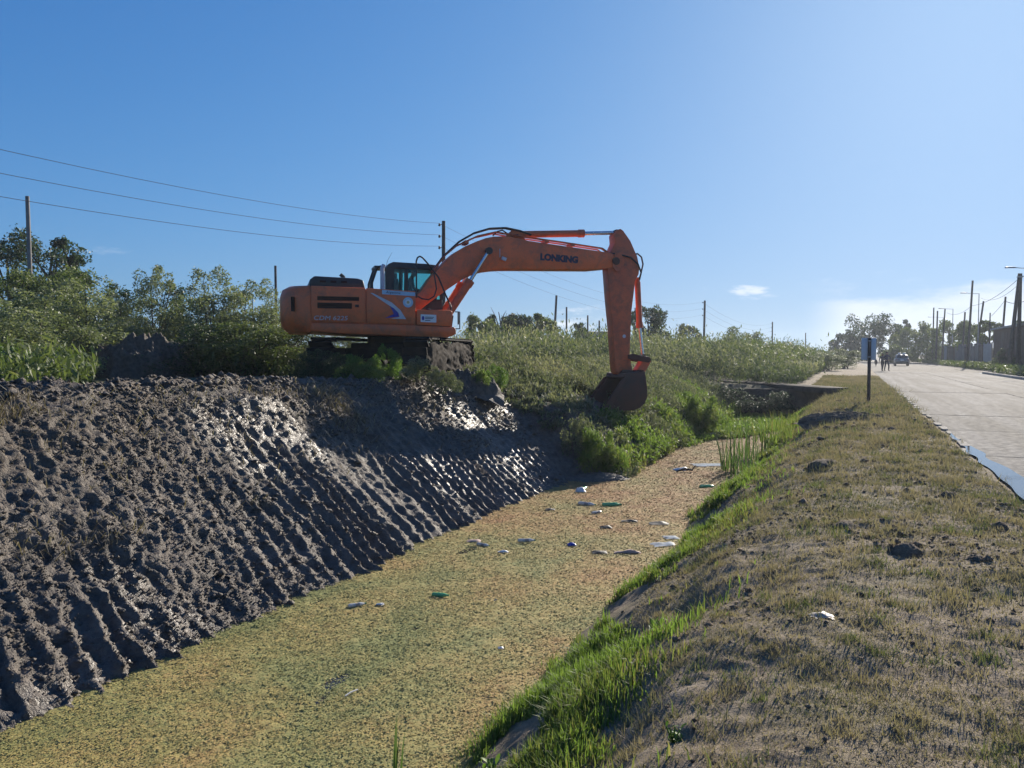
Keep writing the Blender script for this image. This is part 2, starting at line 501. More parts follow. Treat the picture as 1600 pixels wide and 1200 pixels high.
def bank_at(s, t):
    """nearest built point of the mud bank"""
    i = np.clip(np.searchsorted(_bank_s, s), 0, len(_bank_s) - 1); j = np.clip(np.searchsorted(_bank_t, t), 0, len(_bank_t) - 1)
    return _bank_X[i, j], _bank_Y[i, j], _bank_Z[i, j]

# --- field beyond the bank
sf = np.concatenate([np.arange(-40, 40, 0.6), 40 * 1.06 ** np.arange(0, 72)])
tf = np.concatenate([-11.1 - 0.6 * np.arange(0, 40), -35 * 1.08 ** np.arange(0, 55)])[::-1]
S, T = np.meshgrid(sf, tf, indexing='ij')
X, Y = W(S, T)
Zf = field_z(S, T) + 0.05 * billow(S * 0.9, T * 0.9, 2, 61)
Zf = np.where(T > -11.6, np.minimum(Zf, canal_z(S, np.full_like(T, -11.1)) - 0.02), Zf)
field = np_mesh('field', np.stack([X, Y, Zf], -1).reshape(-1, 3), grid_faces(len(sf), len(tf)), M_field, smooth=True)
tag(field, kind='structure')
# ground behind the culvert, between field and verge
sg = np.concatenate([np.arange(37.0, 60, 0.5), 60 * 1.07 ** np.arange(0, 50)])
tg = np.arange(-11.4, -2.5, 0.3)
S, T = np.meshgrid(sg, tg, indexing='ij')
X, Y = W(S, T)
fill = np_mesh('ground', np.stack([X, Y, np.maximum(canal_z(S, T), 0.0) + 0.06 * fbm(S * 0.6, T * 0.6, 3, 62)], -1).reshape(-1, 3), grid_faces(len(sg), len(tg)), M_field, smooth=True)
tag(fill, kind='structure')

# --- street: concrete slabs, beyond them dusty road
def concrete_material(name, base, stain):
    m, nt, b = new_mat(name)
    oi = nt.nodes.new('ShaderNodeObjectInfo')
    n1 = noise(nt, 0.5, 6, 0.6, None, 0.3); n2 = noise(nt, 7.0, 6, 0.65); n3 = noise(nt, 90.0, 3, 0.6)
    c = ramp(nt, n1, [(0.35, tuple(x * 0.80 for x in base)), (0.65, tuple(x * 1.08 for x in base))])
    c = mixc(nt, ramp(nt, n2, [(0.45, 0.0), (0.75, 0.7)]), c, stain)
    g_ = nt.nodes.new('ShaderNodeNewGeometry'); m1 = nt.nodes.new('ShaderNodeMapping'); m2 = nt.nodes.new('ShaderNodeMapping')
    m1.inputs['Rotation'].default_value = (0, 0, A); m2.inputs['Scale'].default_value = (1.6, 0.07, 1)
    nt.links.new(g_.outputs['Position'], m1.inputs['Vector']); nt.links.new(m1.outputs[0], m2.inputs['Vector'])
    tr = noise(nt, 1.0, 5, 0.6, m2.outputs[0], 0.3)                     # worn tracks along the street
    c = mixc(nt, ramp(nt, tr, [(0.40, 0.85), (0.60, 0.0)]), c, tuple(x * 0.72 for x in stain))
    c = mixc(nt, ramp(nt, noise(nt, 1.3, 8, 0.7, None, 1.2), [(0.485, 0.0), (0.5, 0.55), (0.515, 0.0)]), c, tuple(x * 0.45 for x in stain))
    c = mixc(nt, ramp(nt, n3, [(0.35, 0.35), (0.55, 0.0)]), c, tuple(x * 0.55 for x in base))
    f = nt.nodes.new('ShaderNodeMapRange'); f.inputs[3].default_value = 0.90; f.inputs[4].default_value = 1.06
    nt.links.new(oi.outputs['Random'], f.inputs[0])
    hs = nt.nodes.new('ShaderNodeHueSaturation'); nt.links.new(f.outputs[0], hs.inputs['Value']); nt.links.new(c, hs.inputs['Color'])
    nt.links.new(hs.outputs[0], b.inputs['Base Color'])
    nt.links.new(ramp(nt, n2, [(0.3, 0.75), (0.7, 0.95)]), b.inputs['Roughness'])
    b.inputs['Specular IOR Level'].default_value = 0.03
    bump(nt, b, n3, 0.35, 0.01)
    return m
M_conc = concrete_material('road_concrete', (0.215, 0.208, 0.198), (0.135, 0.128, 0.118))
M_kerb = concrete_material('kerb_concrete', (0.40, 0.385, 0.36), (0.33, 0.31, 0.27))
road = empty('road', (*W(20, 5.7), 0)); tag(road, kind='structure')
def slab_mesh(ls, lt, seed):
    ns, n_t = 12, 12
    rr = random.Random(seed)
    mb = MB()
    us = [i / (ns - 1) for i in range(ns)]
    j = lambda k: rr.uniform(-k, k)
    top = {}
    vs_ = []; fs = []
    for a in range(ns):
        for b_ in range(n_t):
            ex = 0.012 * (a in (0, ns - 1)); ey = 0.012 * (b_ in (0, n_t - 1))
            p = W((us[a] - 0.5) * ls + j(0.008) * (ex > 0), (us[b_] - 0.5) * lt + j(0.008) * (ey > 0))
            vs_.append((p[0], p[1], j(0.002) - 0.006 * (ex > 0 or ey > 0)))
    for a in range(ns - 1):
        for b_ in range(n_t - 1):
            i = a * n_t + b_
            fs.append((i + 1, i + n_t + 1, i + n_t, i))
    base = len(vs_)
    ringi = [b_ for b_ in range(n_t)] + [a * n_t + n_t - 1 for a in range(1, ns)] + [(ns - 1) * n_t + b_ for b_ in range(n_t - 2, -1, -1)] + [a * n_t for a in range(ns - 2, 0, -1)]
    for i in ringi:
        x, y, z = vs_[i]; vs_.append((x, y, -0.12))
    for k in range(len(ringi)):
        k2 = (k + 1) % len(ringi)
        fs.append((ringi[k], ringi[k2], base + k2, base + k))
    mb.add(vs_, fs)
    return mb
_sl_me = []
for i in range(3):
    o = slab_mesh(4.47, 3.92, i).build('slab', M_conc, road)
    _sl_me.append(o)
_rr = random.Random(4); _first = 0
for i in range(18):
    for jx, tc in enumerate((3.80, 7.75)):
        src = _sl_me[(i * 2 + jx) % 3]
        if _first < 3:
            o = _sl_me[_first]; _first += 1
        else:
            o = src.copy(); COL.objects.link(o); o.parent = road
        p = W(-4 + i * 4.5 + 2.25, tc)
        q = road.location
        o.location = (p[0] - q[0], p[1] - q[1], _rr.uniform(-0.004, 0.004))
        o.rotation_euler = (_rr.uniform(-.0006, .0006), _rr.uniform(-.0006, .0006), 0)
sg = np.concatenate([np.arange(76.8, 130, 2.0), 130 * 1.08 ** np.arange(0, 38)])
tg = np.concatenate([np.arange(1.0, 12.1, 0.5)])
S, T = np.meshgrid(sg, tg, indexing='ij'); X, Y = W(S, T)
rd = np_mesh('far_road', np.stack([X, Y, -0.01 + 0.03 * fbm(S * 0.3, T * 0.3, 3, 71)], -1).reshape(-1, 3), grid_faces(len(sg), len(tg)), M_dust, smooth=True)
tag(rd, kind='structure')
# bed under the slabs
sg = np.array([-6.0, 30, 78.0]); tg = np.array([1.6, 5.8, 10.0])
S, T = np.meshgrid(sg, tg, indexing='ij'); X, Y = W(S, T)
bed = np_mesh('road_bed', np.stack([X, Y, np.full_like(S, -0.06)], -1).reshape(-1, 3), grid_faces(3, 3), M_dust)
tag(bed, kind='structure')
# ground on the far side of the street, kerb step
sg = np.concatenate([np.arange(-20, 130, 1.5), 130 * 1.08 ** np.arange(0, 40)])
tg = np.concatenate([[9.86, 9.9], np.arange(10.3, 20, 0.5), 20 * 1.12 ** np.arange(0, 42)])
S, T = np.meshgrid(sg, tg, indexing='ij'); X, Y = W(S, T)
Zr = 0.09 + 0.05 * fbm(S * 0.3, T * 0.4, 3, 72) - 0.10 * sstep(70, 76, S) * sstep(12.5, 11, T)
pav = np_mesh('far_pavement', np.stack([X, Y, Zr], -1).reshape(-1, 3), grid_faces(len(sg), len(tg)), M_dust, smooth=True)
tag(pav, kind='structure')
mb = MB()
kerb = empty('kerb', (*W(50, 9.8), 0)); tag(kerb, kind='structure')
kb = MB().box((0, 0, 0.03), (0.16, 2.96, 0.26)).build('kerb_stone', M_kerb, kerb, bevel=0.02)
for i in range(16):
    o = kb if i == 0 else kb.copy()
    if i: COL.objects.link(o); o.parent = kerb
    p = W(26 + i * 3.0, 9.80); o.location = (p[0] - kerb.location.x, p[1] - kerb.location.y, _rr.uniform(-0.01, 0.01)); o.rotation_euler = (0, 0, -A)
# broken concrete edging along the near side of the street
edge = empty('road_edging', (*W(20, 1.8), 0)); tag(edge, kind='structure')
for i in range(40):
    s0 = 14.5 + i * 1.1 + _rr.uniform(-0.1, 0.1)
    if s0 > 20 and _rr.random() < 0.15: continue
    L = _rr.uniform(0.55, 1.02); w = _rr.uniform(0.10, 0.17)
    n = 9; pts = []
    for k in range(n):
        a = 2 * math.pi * k / n
        pts.append(((abs(math.cos(a)) ** 0.4 * math.copysign(1, math.cos(a))) * L / 2 * _rr.uniform(0.85, 1.05), (abs(math.sin(a)) ** 0.4 * math.copysign(1, math.sin(a))) * w / 2 * _rr.uniform(0.7, 1.1)))
    mb = MB(); vs_ = []
    for z in (-0.06, 0.012):
        for ps, pt in pts:
            x, y = W(ps, pt); vs_.append((x, y, z))
    mb.add(vs_, [tuple(range(n - 1, -1, -1)), tuple(range(n, 2 * n))] + [(k, (k + 1) % n, n + (k + 1) % n, n + k) for k in range(n)])
    o = mb.build('edging_piece', M_kerb, edge, bevel=0.006, seg=1)
    p = W(s0, 1.80 + _rr.uniform(-0.04, 0.04)); o.location = (p[0] - edge.location.x, p[1] - edge.location.y, _rr.uniform(-0.004, 0.012))
# puddle along the road edge
def water_material(name, col, rough):
    m, nt, b = new_mat(name)
    b.inputs['Base Color'].default_value = (*col, 1); b.inputs['Roughness'].default_value = rough
    b.inputs['IOR'].default_value = 1.33; b.inputs['Specular IOR Level'].default_value = 0.6
    bump(nt, b, noise(nt, 5.0, 3, 0.5), 0.03, 0.01)
    return m
M_puddle = water_material('puddle_water', (0.10, 0.095, 0.085), 0.03)
ps = np.linspace(7.5, 17.6, 240)
cen = 1.83 + 0.10 * vnoise(ps * 0.9, ps * 0, 81) + 0.05 * sstep(13, 9, ps)
hw = (0.06 + 0.10 * sstep(16.5, 12, ps) + 0.06 * vnoise(ps * 1.4, ps * 0 + 3, 82)) * sstep(17.6, 16.6, ps) * sstep(7.5, 8.5, ps) + 0.01
lx, ly = W(ps, cen - hw * 0.8); rx, ry = W(ps, cen + hw * 0.6)
pv = np.concatenate([np.stack([lx, ly, np.full_like(ps, 0.016)], -1), np.stack([rx, ry, np.full_like(ps, 0.016)], -1)])
n = len(ps); i = np.arange(n - 1)
pud = np_mesh('puddle', pv, np.stack([i, i + n, i + n + 1, i + 1], -1), M_puddle)
tag(pud, kind='structure')

# --- canal water and the mat of floating weed
M_canal = water_material('canal_water_surface', (0.05, 0.045, 0.03), 0.12)
cx = [W(s, t) for s, t in ((-8, -6.4), (-8, -1.9), (38, -1.9), (38, -6.4))]
water = np_mesh('canal_water', [(x, y, WATER_Z - 0.012) for x, y in cx], [(0, 1, 2, 3)], M_canal)
tag(water, kind='structure')
def mat_material():
    m, nt, b = new_mat('floating_fern')
    at = nt.nodes.new('ShaderNodeAttribute'); at.attribute_name = 'var'
    c = ramp(nt, at.outputs['Fac'], [(0.0, (0.200, 0.215, 0.080)), (0.35, (0.325, 0.270, 0.098)), (0.65, (0.385, 0.262, 0.105)), (1.0, (0.36, 0.195, 0.088))])
    n3 = noise(nt, 70.0, 3, 0.6)
    c = mixc(nt, ramp(nt, n3, [(0.3, 0.25), (0.5, 0.0)]), c, (0.15, 0.12, 0.05))
    nt.links.new(c, b.inputs['Base Color'])
    b.inputs['Roughness'].default_value = 0.8; b.inputs['Specular IOR Level'].default_value = 0.2
    bump(nt, b, n3, 0.5, 0.012)
    return m
M_fern = mat_material()
def weed_tone(s, t, n):
    """green near the camera, browner farther up the canal"""
    k = 0.20 + 0.30 * sstep(4.5, 10.5, s + 0.8 * (t + 4)) + 0.16 * sstep(9.5, 13.5, s)
    k = k + 0.42 * fbm(s * 0.8, t * 1.1, 3, 91) + 0.20 * fbm(s * 3.2, t * 4.5, 3, 92)
    return np.clip(k + 0.30 * n, 0, 1)
sm = sl[(sl < 37.5)]
tm = np.arange(-6.1, -2.0, 0.035)
S, T = np.meshgrid(sm, tm, indexing='ij'); X, Y = W(S, T)
zz = WATER_Z + 0.012 * fbm(S * 2.2, T * 2.2, 3, 93) + 0.010 * billow(S * 14, T * 14, 2, 94) * sstep(15, 6, S) - 0.001
zz -= 0.03 * sstep(0.58, 0.74, fbm(S * 0.9 + 5, T * 2.6, 3, 95))
rs = np.random.default_rng(3)
mat_o = np_mesh('floating_weed_mat', np.stack([X, Y, zz], -1).reshape(-1, 3), grid_faces(len(sm), len(tm)), M_fern, smooth=True,
                attr={'var': weed_tone(S, T, rs.normal(0, 0.35, S.shape)).ravel()})
tag(mat_o, 'matted green and tan floating weed covering the canal', 'floating weed', kind='stuff')
N = 230000
u = rs.random(N); s = 1.8 * (36 / 1.8) ** u
t = rs.uniform(-6.1, -1.95, N)
sz = (0.0055 + 0.0008 * s) * rs.uniform(0.6, 1.4, N)
ang = rs.uniform(0, 2 * math.pi, N); tilt = rs.normal(0, 0.22, N)
x, y = W(s, t)
z = WATER_Z + 0.004 + rs.uniform(0, 0.012, N)
ca, sa = np.cos(ang), np.sin(ang); ct, st_ = np.cos(tilt), np.sin(tilt)
z = z - 0.02 * sstep(0.58, 0.74, fbm(s * 0.9 + 5, t * 2.6, 3, 95))
d1 = np.stack([ca * ct, sa * ct, st_], -1); d2 = np.stack([-sa, ca, rs.normal(0, 0.15, N)], -1) * 0.75
c0 = np.stack([x, y, z], -1); h = sz[:, None]
V = np.stack([c0 - d1 * h, c0 + d2 * h, c0 + d1 * h, c0 - d2 * h], 1).reshape(-1, 3)
tone = np.repeat(weed_tone(s, t, rs.normal(0, 0.45, N)), 4)
fr = np_mesh('floating_fronds', V, np.arange(N * 4).reshape(-1, 4), M_fern, attr={'var': tone})
tag(fr, 'small floating fern fronds speckling the canal surface', 'floating weed', kind='stuff')
# ================================================================== EXCAVATOR
def paint(name, col, rough, dirt, dk=0.5):
    m, nt, b = new_mat(name)
    oc = objco(nt)
    n = noise(nt, 1.7, 5, 0.6, oc)
    c = ramp(nt, n, [(0.3, tuple(x * 0.86 for x in col)), (0.7, tuple(min(1, x * 1.1) for x in col))])
    d = ramp(nt, noise(nt, 3.2, 8, 0.68, oc, 0.5), [(0.46, 0.0), (0.72, dk)])
    c = mixc(nt, d, c, dirt)
    sp = ramp(nt, noise(nt, 26.0, 4, 0.6, oc), [(0.58, 0.0), (0.72, 0.5)])
    c = mixc(nt, sp, c, dirt)
    nt.links.new(c, b.inputs['Base Color'])
    nt.links.new(ramp(nt, n, [(0.3, rough - 0.08), (0.7, rough + 0.15)]), b.inputs['Roughness'])
    b.inputs['Specular IOR Level'].default_value = 0.45
    return m
M_or = paint("orange_paint", (0.80, 0.160, 0.046), 0.40, (0.22, 0.10, 0.06), 0.65)
M_or_arm = paint("orange_paint_worn", (0.64, 0.135, 0.050), 0.46, (0.18, 0.08, 0.05), 0.75)
M_rust = paint("worn_bucket_steel", (0.085, 0.034, 0.024), 0.65, (0.045, 0.034, 0.028), 0.8)
M_blk = plain('black_painted_steel', (0.018, 0.019, 0.022), 0.42, 0, 0.5, 0.3, 3.0, (0.06, 0.05, 0.04))
M_seam = plain('dark_seam', (0.03, 0.012, 0.008), 0.8, 0, 0.2)
M_track = plain('muddy_track_steel', (0.022, 0.019, 0.017), 0.8, 0.0, 0.2, 0.4, 5.0, (0.045, 0.036, 0.028), 0.4)
M_rub = plain('black_hose_rubber', (0.014, 0.014, 0.016), 0.45, 0, 0.5, 0.2)
M_chrome = plain('chromed_rod', (0.62, 0.63, 0.65), 0.18, 0.9, 0.5, 0.1)
M_white = plain('white_sticker', (0.72, 0.74, 0.76), 0.45, 0, 0.4, 0.06)
M_lblue = plain('pale_blue_sticker', (0.38, 0.56, 0.72), 0.45, 0, 0.4, 0.08)
M_blue = plain('deep_blue_sticker', (0.030, 0.035, 0.30), 0.4, 0, 0.4, 0.1)
M_silver = plain('silver_grey_sticker', (0.50, 0.50, 0.56), 0.35, 0.1, 0.5, 0.08)
M_ink = plain('dark_ink', (0.030, 0.035, 0.075), 0.6, 0, 0.3, 0.1)
M_seat = plain('seat_cloth', (0.03, 0.03, 0.034), 0.85, 0, 0.2, 0.2)
def glass_mat(name, tint, refl=0.12):
    m = bpy.data.materials.new(name); m.use_nodes = True
    nt = m.node_tree
    for n in list(nt.nodes): nt.nodes.remove(n)
    o = nt.nodes.new('ShaderNodeOutputMaterial'); t = nt.nodes.new('ShaderNodeBsdfTransparent'); g = nt.nodes.new('ShaderNodeBsdfGlossy')
    t.inputs[0].default_value = (*tint, 1); g.inputs['Roughness'].default_value = 0.04
    g.inputs['Color'].default_value = (0.9, 0.95, 0.95, 1)
    fr = nt.nodes.new('ShaderNodeFresnel'); fr.inputs[0].default_value = 1.45
    mx = nt.nodes.new('ShaderNodeMixShader')
    nt.links.new(fr.outputs[0], mx.inputs[0]); nt.links.new(t.outputs[0], mx.inputs[1]); nt.links.new(g.outputs[0], mx.inputs[2])
    nt.links.new(mx.outputs[0], o.inputs[0])
    return m
M_glass = glass_mat('teal_cab_glass', (0.62, 0.86, 0.84))

EX_O = Vector((-3.367, 20.0, 1.05)); EX_YAW = R(17)
ex = empty('excavator', EX_O, EX_YAW)
tag(ex, 'big orange crawler excavator with LONKING boom digging on the bank', 'excavator')
def P(name, mb, m, parent=None, **kw):
    return mb.build(name, m, parent or ex, **kw)

# undercarriage, turned against the house so that the tracks run along the bank
UC = (0.40, 0.0); UYAW = R(78 - 17)
cu, su = math.cos(UYAW), math.sin(UYAW)
def uc_local(x, y, z):
    return (UC[0] + x * cu - y * su, UC[1] + x * su + y * cu, z)
car = MB().box((0, 0, 0.62), (1.7, 1.9, 0.42)).box((0.75, 0, 0.55), (0.35, 2.3, 0.30)).box((-0.75, 0, 0.55), (0.35, 2.3, 0.30))
car.lathe([(0.78, 0.80), (0.78, 1.00), (0.70, 1.02), (0.70, 1.10)], 28)
o = P('car_body', car, M_track, bevel=0.03); o.location = (UC[0], UC[1], 0); o.rotation_euler = (0, 0, UYAW)
LT, RT = 3.42, 0.44
per = 2 * LT + 2 * math.pi * RT; NS = 48
def track_point(d):
    d = d % per
    if d < LT: return (-LT / 2 + d, RT, 0.0)                       # top run, offset z from axle
    d -= LT
    if d < math.pi * RT:
        a = d / RT; return (LT / 2 + RT * math.sin(a), RT * math.cos(a), -a)
    d -= math.pi * RT
    if d < LT: return (LT / 2 - d, -RT, math.pi)
    d -= LT
    a = d / RT; return (-LT / 2 - RT * math.sin(a), -RT * math.cos(a), math.pi - a)
sh = MB().box((0, 0, 0.0), (0.188, 0.60, 0.028))
for gx in (-0.07, 0.0, 0.07):
    sh.box((gx, 0, 0.028), (0.022, 0.60, 0.034), taper=(0.5, 1.0))
shoe0 = None
for sy in (-1, 1):
    fr = MB()
    fr.prism([(-1.75, 0.30), (-1.55, 0.22), (1.55, 0.22), (1.75, 0.30), (1.75, 0.60), (1.4, 0.70), (-1.4, 0.70), (-1.75, 0.60)], -0.16, 0.16)
    o = P('track', fr, M_track, bevel=0.02)
    o.location = uc_local(0, sy * 1.2, 0); o.rotation_euler = (0, 0, UYAW)
    for wx, wr, nm in [(-LT / 2, 0.36, 'idler_wheel'), (LT / 2, 0.37, 'sprocket')]:
        Mx = Matrix.Translation((wx, 0, 0.47)) @ Matrix.Rotation(R(90), 4, 'X')
        P(nm, MB().lathe([(0.10, -0.2), (wr * 0.6, -0.2), (wr, -0.10), (wr, 0.10), (wr * 0.6, 0.2), (0.10, 0.2)], 22, 0, Mx), M_track, o)
    for k in range(7):
        Mx = Matrix.Translation((-1.25 + k * 0.417, 0, 0.17)) @ Matrix.Rotation(R(90), 4, 'X')
        P('roller', MB().lathe([(0.09, -0.23), (0.12, -0.2), (0.12, 0.2), (0.09, 0.23)], 12, 0, Mx), M_track, o)
    for k in range(NS):
        x, z, a = track_point(k * per / NS + 0.05)
        if shoe0 is None:
            q = shoe0 = P('track_shoe', sh, M_track, o)
        else:
            q = shoe0.copy(); COL.objects.link(q); q.parent = o
        q.location = (x, 0, 0.47 + z); q.rotation_euler = (0, -a if False else a, 0)

# mud caked over the outer side of the right track
M_cake = plain('caked_mud', (0.026, 0.020, 0.016), 0.95, 0, 0.1, 0.5, 4.0, (0.050, 0.038, 0.028), 0.6)
tk = [c for c in ex.children if c.name.startswith('track') and c.data.name.startswith('track')]
u_ = np.linspace(-2.05, 2.02, 80); v_ = np.linspace(-0.02, 1.0, 26); U_, V2 = np.meshgrid(u_, v_, indexing='ij')
top_h = 0.86 + 0.07 * vnoise(U_ * 2.2, U_ * 0, 501) + 0.04 * vnoise(U_ * 6, U_ * 0, 502) - 0.35 * sstep(1.6, 2.02, np.abs(U_))
Zc = np.minimum(V2 / 1.0, 1) * top_h
Yc = -(0.20 + 0.13 * np.sin(np.clip(V2, 0, 1) * math.pi) ** 0.6 + 0.07 * billow(U_ * 2.6, V2 * 4.5, 4, 503) + 0.10 * sstep(0.5, 0.0, V2))
np_mesh('caked_mud', np.stack([U_, Yc, Zc], -1).reshape(-1, 3), grid_faces(80, 26)[:, ::-1], M_cake, tk[0], smooth=True)
# house ---------------------------------------------------------------
def rounded_tail(x_back, x_front, half, r, n=7):
    pts = [(x_front, -half)]
    for k in range(n + 1):
        a = math.pi / 2 * k / n
        pts.append((x_back + r - r * math.sin(a) * 1.0, -half + r - r * math.cos(a)))
    for k in range(n + 1):
        a = math.pi / 2 * k / n
        pts.append((x_back + r - r * math.cos(a), half - r + r * math.sin(a)))
    pts.append((x_front, half))
    return pts
def plan_prism(mb, poly_lo, z0, z1, inset=0.0, mi=0):
    """horizontal outline extruded in z; the top ring can be drawn in"""
    n = len(poly_lo)
    cx = sum(p[0] for p in poly_lo) / n; cy = sum(p[1] for p in poly_lo) / n
    hi = [(cx + (x - cx) * (1 - inset), cy + (y - cy) * (1 - inset)) for x, y in poly_lo]
    mb.add([(x, y, z0) for x, y in poly_lo] + [(x, y, z1) for x, y in hi],
           [tuple(range(n)), tuple(range(2 * n - 1, n - 1, -1))] + [((i + 1) % n, i, i + n, (i + 1) % n + n) for i in range(n)], mi)
    return mb
cw = MB()
tail = rounded_tail(-2.54, -1.86, 1.34, 0.62)
tail_s = [(x + (0.16 if x < -2.0 else 0), y * 0.97) for x, y in tail]
n = len(tail)
rings = [([(x + (0.22 if x < -2.0 else 0), y * 0.94) for x, y in tail], 1.06), ([(x + 0.03, y) for x, y in tail], 1.24), (tail, 1.5), (tail, 1.92), ([(x + (0.05 if x < -2.0 else 0), y * 0.99) for x, y in tail], 2.08), ([(x + (0.20 if x < -2.0 else 0), y * 0.95) for x, y in tail], 2.165)]
vs_ = [(x, y, z) for ring, z in rings for x, y in ring]; fs = [tuple(range(n)), tuple((len(rings) - 1) * n + k for k in range(n - 1, -1, -1))]
for r_ in range(len(rings) - 1):
    for k in range(n):
        fs.append((r_ * n + (k + 1) % n, r_ * n + k, (r_ + 1) * n + k, (r_ + 1) * n + (k + 1) % n))
cw.add(vs_, fs)
o = P('counterweight', cw, M_or, smooth=True, angle=50)
P('lifting_slot', MB().box((-2.25, -1.275, 1.72), (0.05, 0.12, 0.34), Matrix.Rotation(R(-30), 3, 'Z')), M_seam, o)
# deck / skirt under the panels
sk = MB()
sk.prism([(-1.86, 1.29), (-1.86, 1.09), (-1.2, 1.04), (0.2, 0.99), (1.42, 0.955), (1.62, 1.02), (1.66, 1.10), (1.62, 1.22), (0.6, 1.255)], -1.345, 1.345)
P('deck_skirt', sk, M_or, bevel=0.03)
# engine compartment body behind the doors
body = MB().prism([(-1.86, 1.27), (0.64, 1.25), (0.64, 2.06), (-0.2, 2.10), (-1.86, 2.13)], -1.30, -0.45)
body.prism([(-1.86, 1.27), (-0.1, 1.25), (-0.1, 2.10), (-1.86, 2.13)], -0.45, 1.30)
P('engine_housing', body, M_or)
# doors with recessed seams between them
def door(name, poly, y=-1.345, t=0.045):
    return P(name, MB().prism(poly, y, y + t + 0.01), M_or, bevel=0.014)
d1 = door('side_door', [(-1.845, 1.305), (-0.575, 1.295), (-0.575, 2.135), (-1.845, 2.155)])
d2 = door('side_door', [(-0.555, 1.29), (0.635, 1.27), (0.635, 2.085), (-0.555, 2.135)])
fb = P('tool_box', MB().prism([(0.66, 1.265), (1.56, 1.235), (1.56, 1.60), (1.50, 1.64), (0.66, 1.64)], -1.345, -0.55), M_or, bevel=0.02)
# louvres, each slat its own piece on a dark recess
for (x0, x1, z0, z1, ns) in [(-1.70, -0.73, 1.82, 1.915, 3), (-1.70, -0.90, 1.63, 1.765, 4)]:
    g = P('louvre', MB().box(((x0 + x1) / 2, -1.348, (z0 + z1) / 2), (x1 - x0, 0.012, z1 - z0)), M_seam, d1)
    for k in range(ns):
        z = z0 + (k + 0.5) * (z1 - z0) / ns
        P('louvre_slat', MB().box(((x0 + x1) / 2, -1.358, z), (x1 - x0 - 0.02, 0.016, (z1 - z0) / ns * 0.42), Matrix.Rotation(R(35), 3, 'X')), M_rust, g)
P('door_latch', MB().box((-0.78, -1.352, 1.70), (0.09, 0.03, 0.06)), M_rust, d1, bevel=0.008)
# printed marks
FACE = (R(90), 0, 0)
text_mesh('lettering', 'CDM 6225', 0.145, M_silver, d1, (-1.80, -1.349, 1.355), FACE, sx=1.22, shear=0.15)
sw_ = MB().prism([(-0.46, 2.02), (-0.40, 2.015), (0.05, 1.80), (0.26, 1.62), (0.40, 1.40), (0.02, 1.41), (0.24, 1.45), (0.22, 1.54), (0.10, 1.66), (-0.05, 1.75)], -1.352, -1.346)
P('swoosh_sticker', sw_, M_silver, d2)
P('swoosh_sticker', MB().prism([(0.00, 1.71), (0.10, 1.66), (0.20, 1.56), (0.23, 1.46), (-0.12, 1.415), (0.10, 1.52), (0.06, 1.62)], -1.355, -1.3525), M_blue, d2)
def disc(mb, c, r, y, n=28, th=0.003):
    return mb.prism([(c[0] + r * math.cos(2 * math.pi * k / n), c[1] + r * math.sin(2 * math.pi * k / n)) for k in range(n)], y, y + th)
rs_ = P('round_seal_sticker', disc(MB(), (0.45, 1.81), 0.125, -1.352), M_lblue, d2)
P('seal_ring', disc(MB(), (0.45, 1.81), 0.075, -1.355), M_white, rs_)
P('seal_centre', disc(MB(), (0.45, 1.81), 0.035, -1.358), plain('seal_gold', (0.45, 0.38, 0.20), 0.5), rs_)
st_ = P('name_strip', MB().prism([(-0.18, 1.995), (0.628, 1.965), (0.628, 2.055), (-0.18, 2.10)], -1.353, -1.347), M_lblue, d2)
text_mesh('lettering', 'Argentina', 0.085, M_ink, st_, (-0.09, -1.3545, 2.02), (R(90), R(2), 0), 0.001, 1.05, 0.2)
pl_ = P('crest_plate', MB().prism([(0.76, 1.335), (1.15, 1.325), (1.15, 1.515), (0.76, 1.525)], -1.353, -1.346), M_white, fb)
P('crest', MB().prism([(0.79 + 0.028 + 0.032 * math.cos(2 * math.pi * k / 12), 1.43 + 0.055 * math.sin(2 * math.pi * k / 12)) for k in range(12)], -1.356, -1.3535), M_blue, pl_)
for zz_, ww_ in ((1.455, 0.22), (1.42, 0.20), (1.375, 0.13)):
    P('print_line', MB().box((0.87 + ww_ / 2, -1.3545, zz_), (ww_, 0.002, 0.016)), M_ink, pl_)
# bonnet and exhaust
P('bonnet', MB().prism([(-1.88, 2.13), (-1.85, 2.34), (-1.75, 2.43), (-0.72, 2.40), (-0.58, 2.36), (-0.53, 2.13)], -0.95, 0.85), M_blk, bevel=0.04)
P('exhaust', MB().tube([(-1.02, -0.5, 2.38), (-1.02, -0.5, 2.46), (-1.10, -0.5, 2.53)], [0.05, 0.05, 0.045], 12), M_blk)
for x in (-1.55, -1.3, -1.05):
    P('bonnet_vent', MB().box((x, -0.958, 2.30), (0.14, 0.02, 0.05)), M_seam)
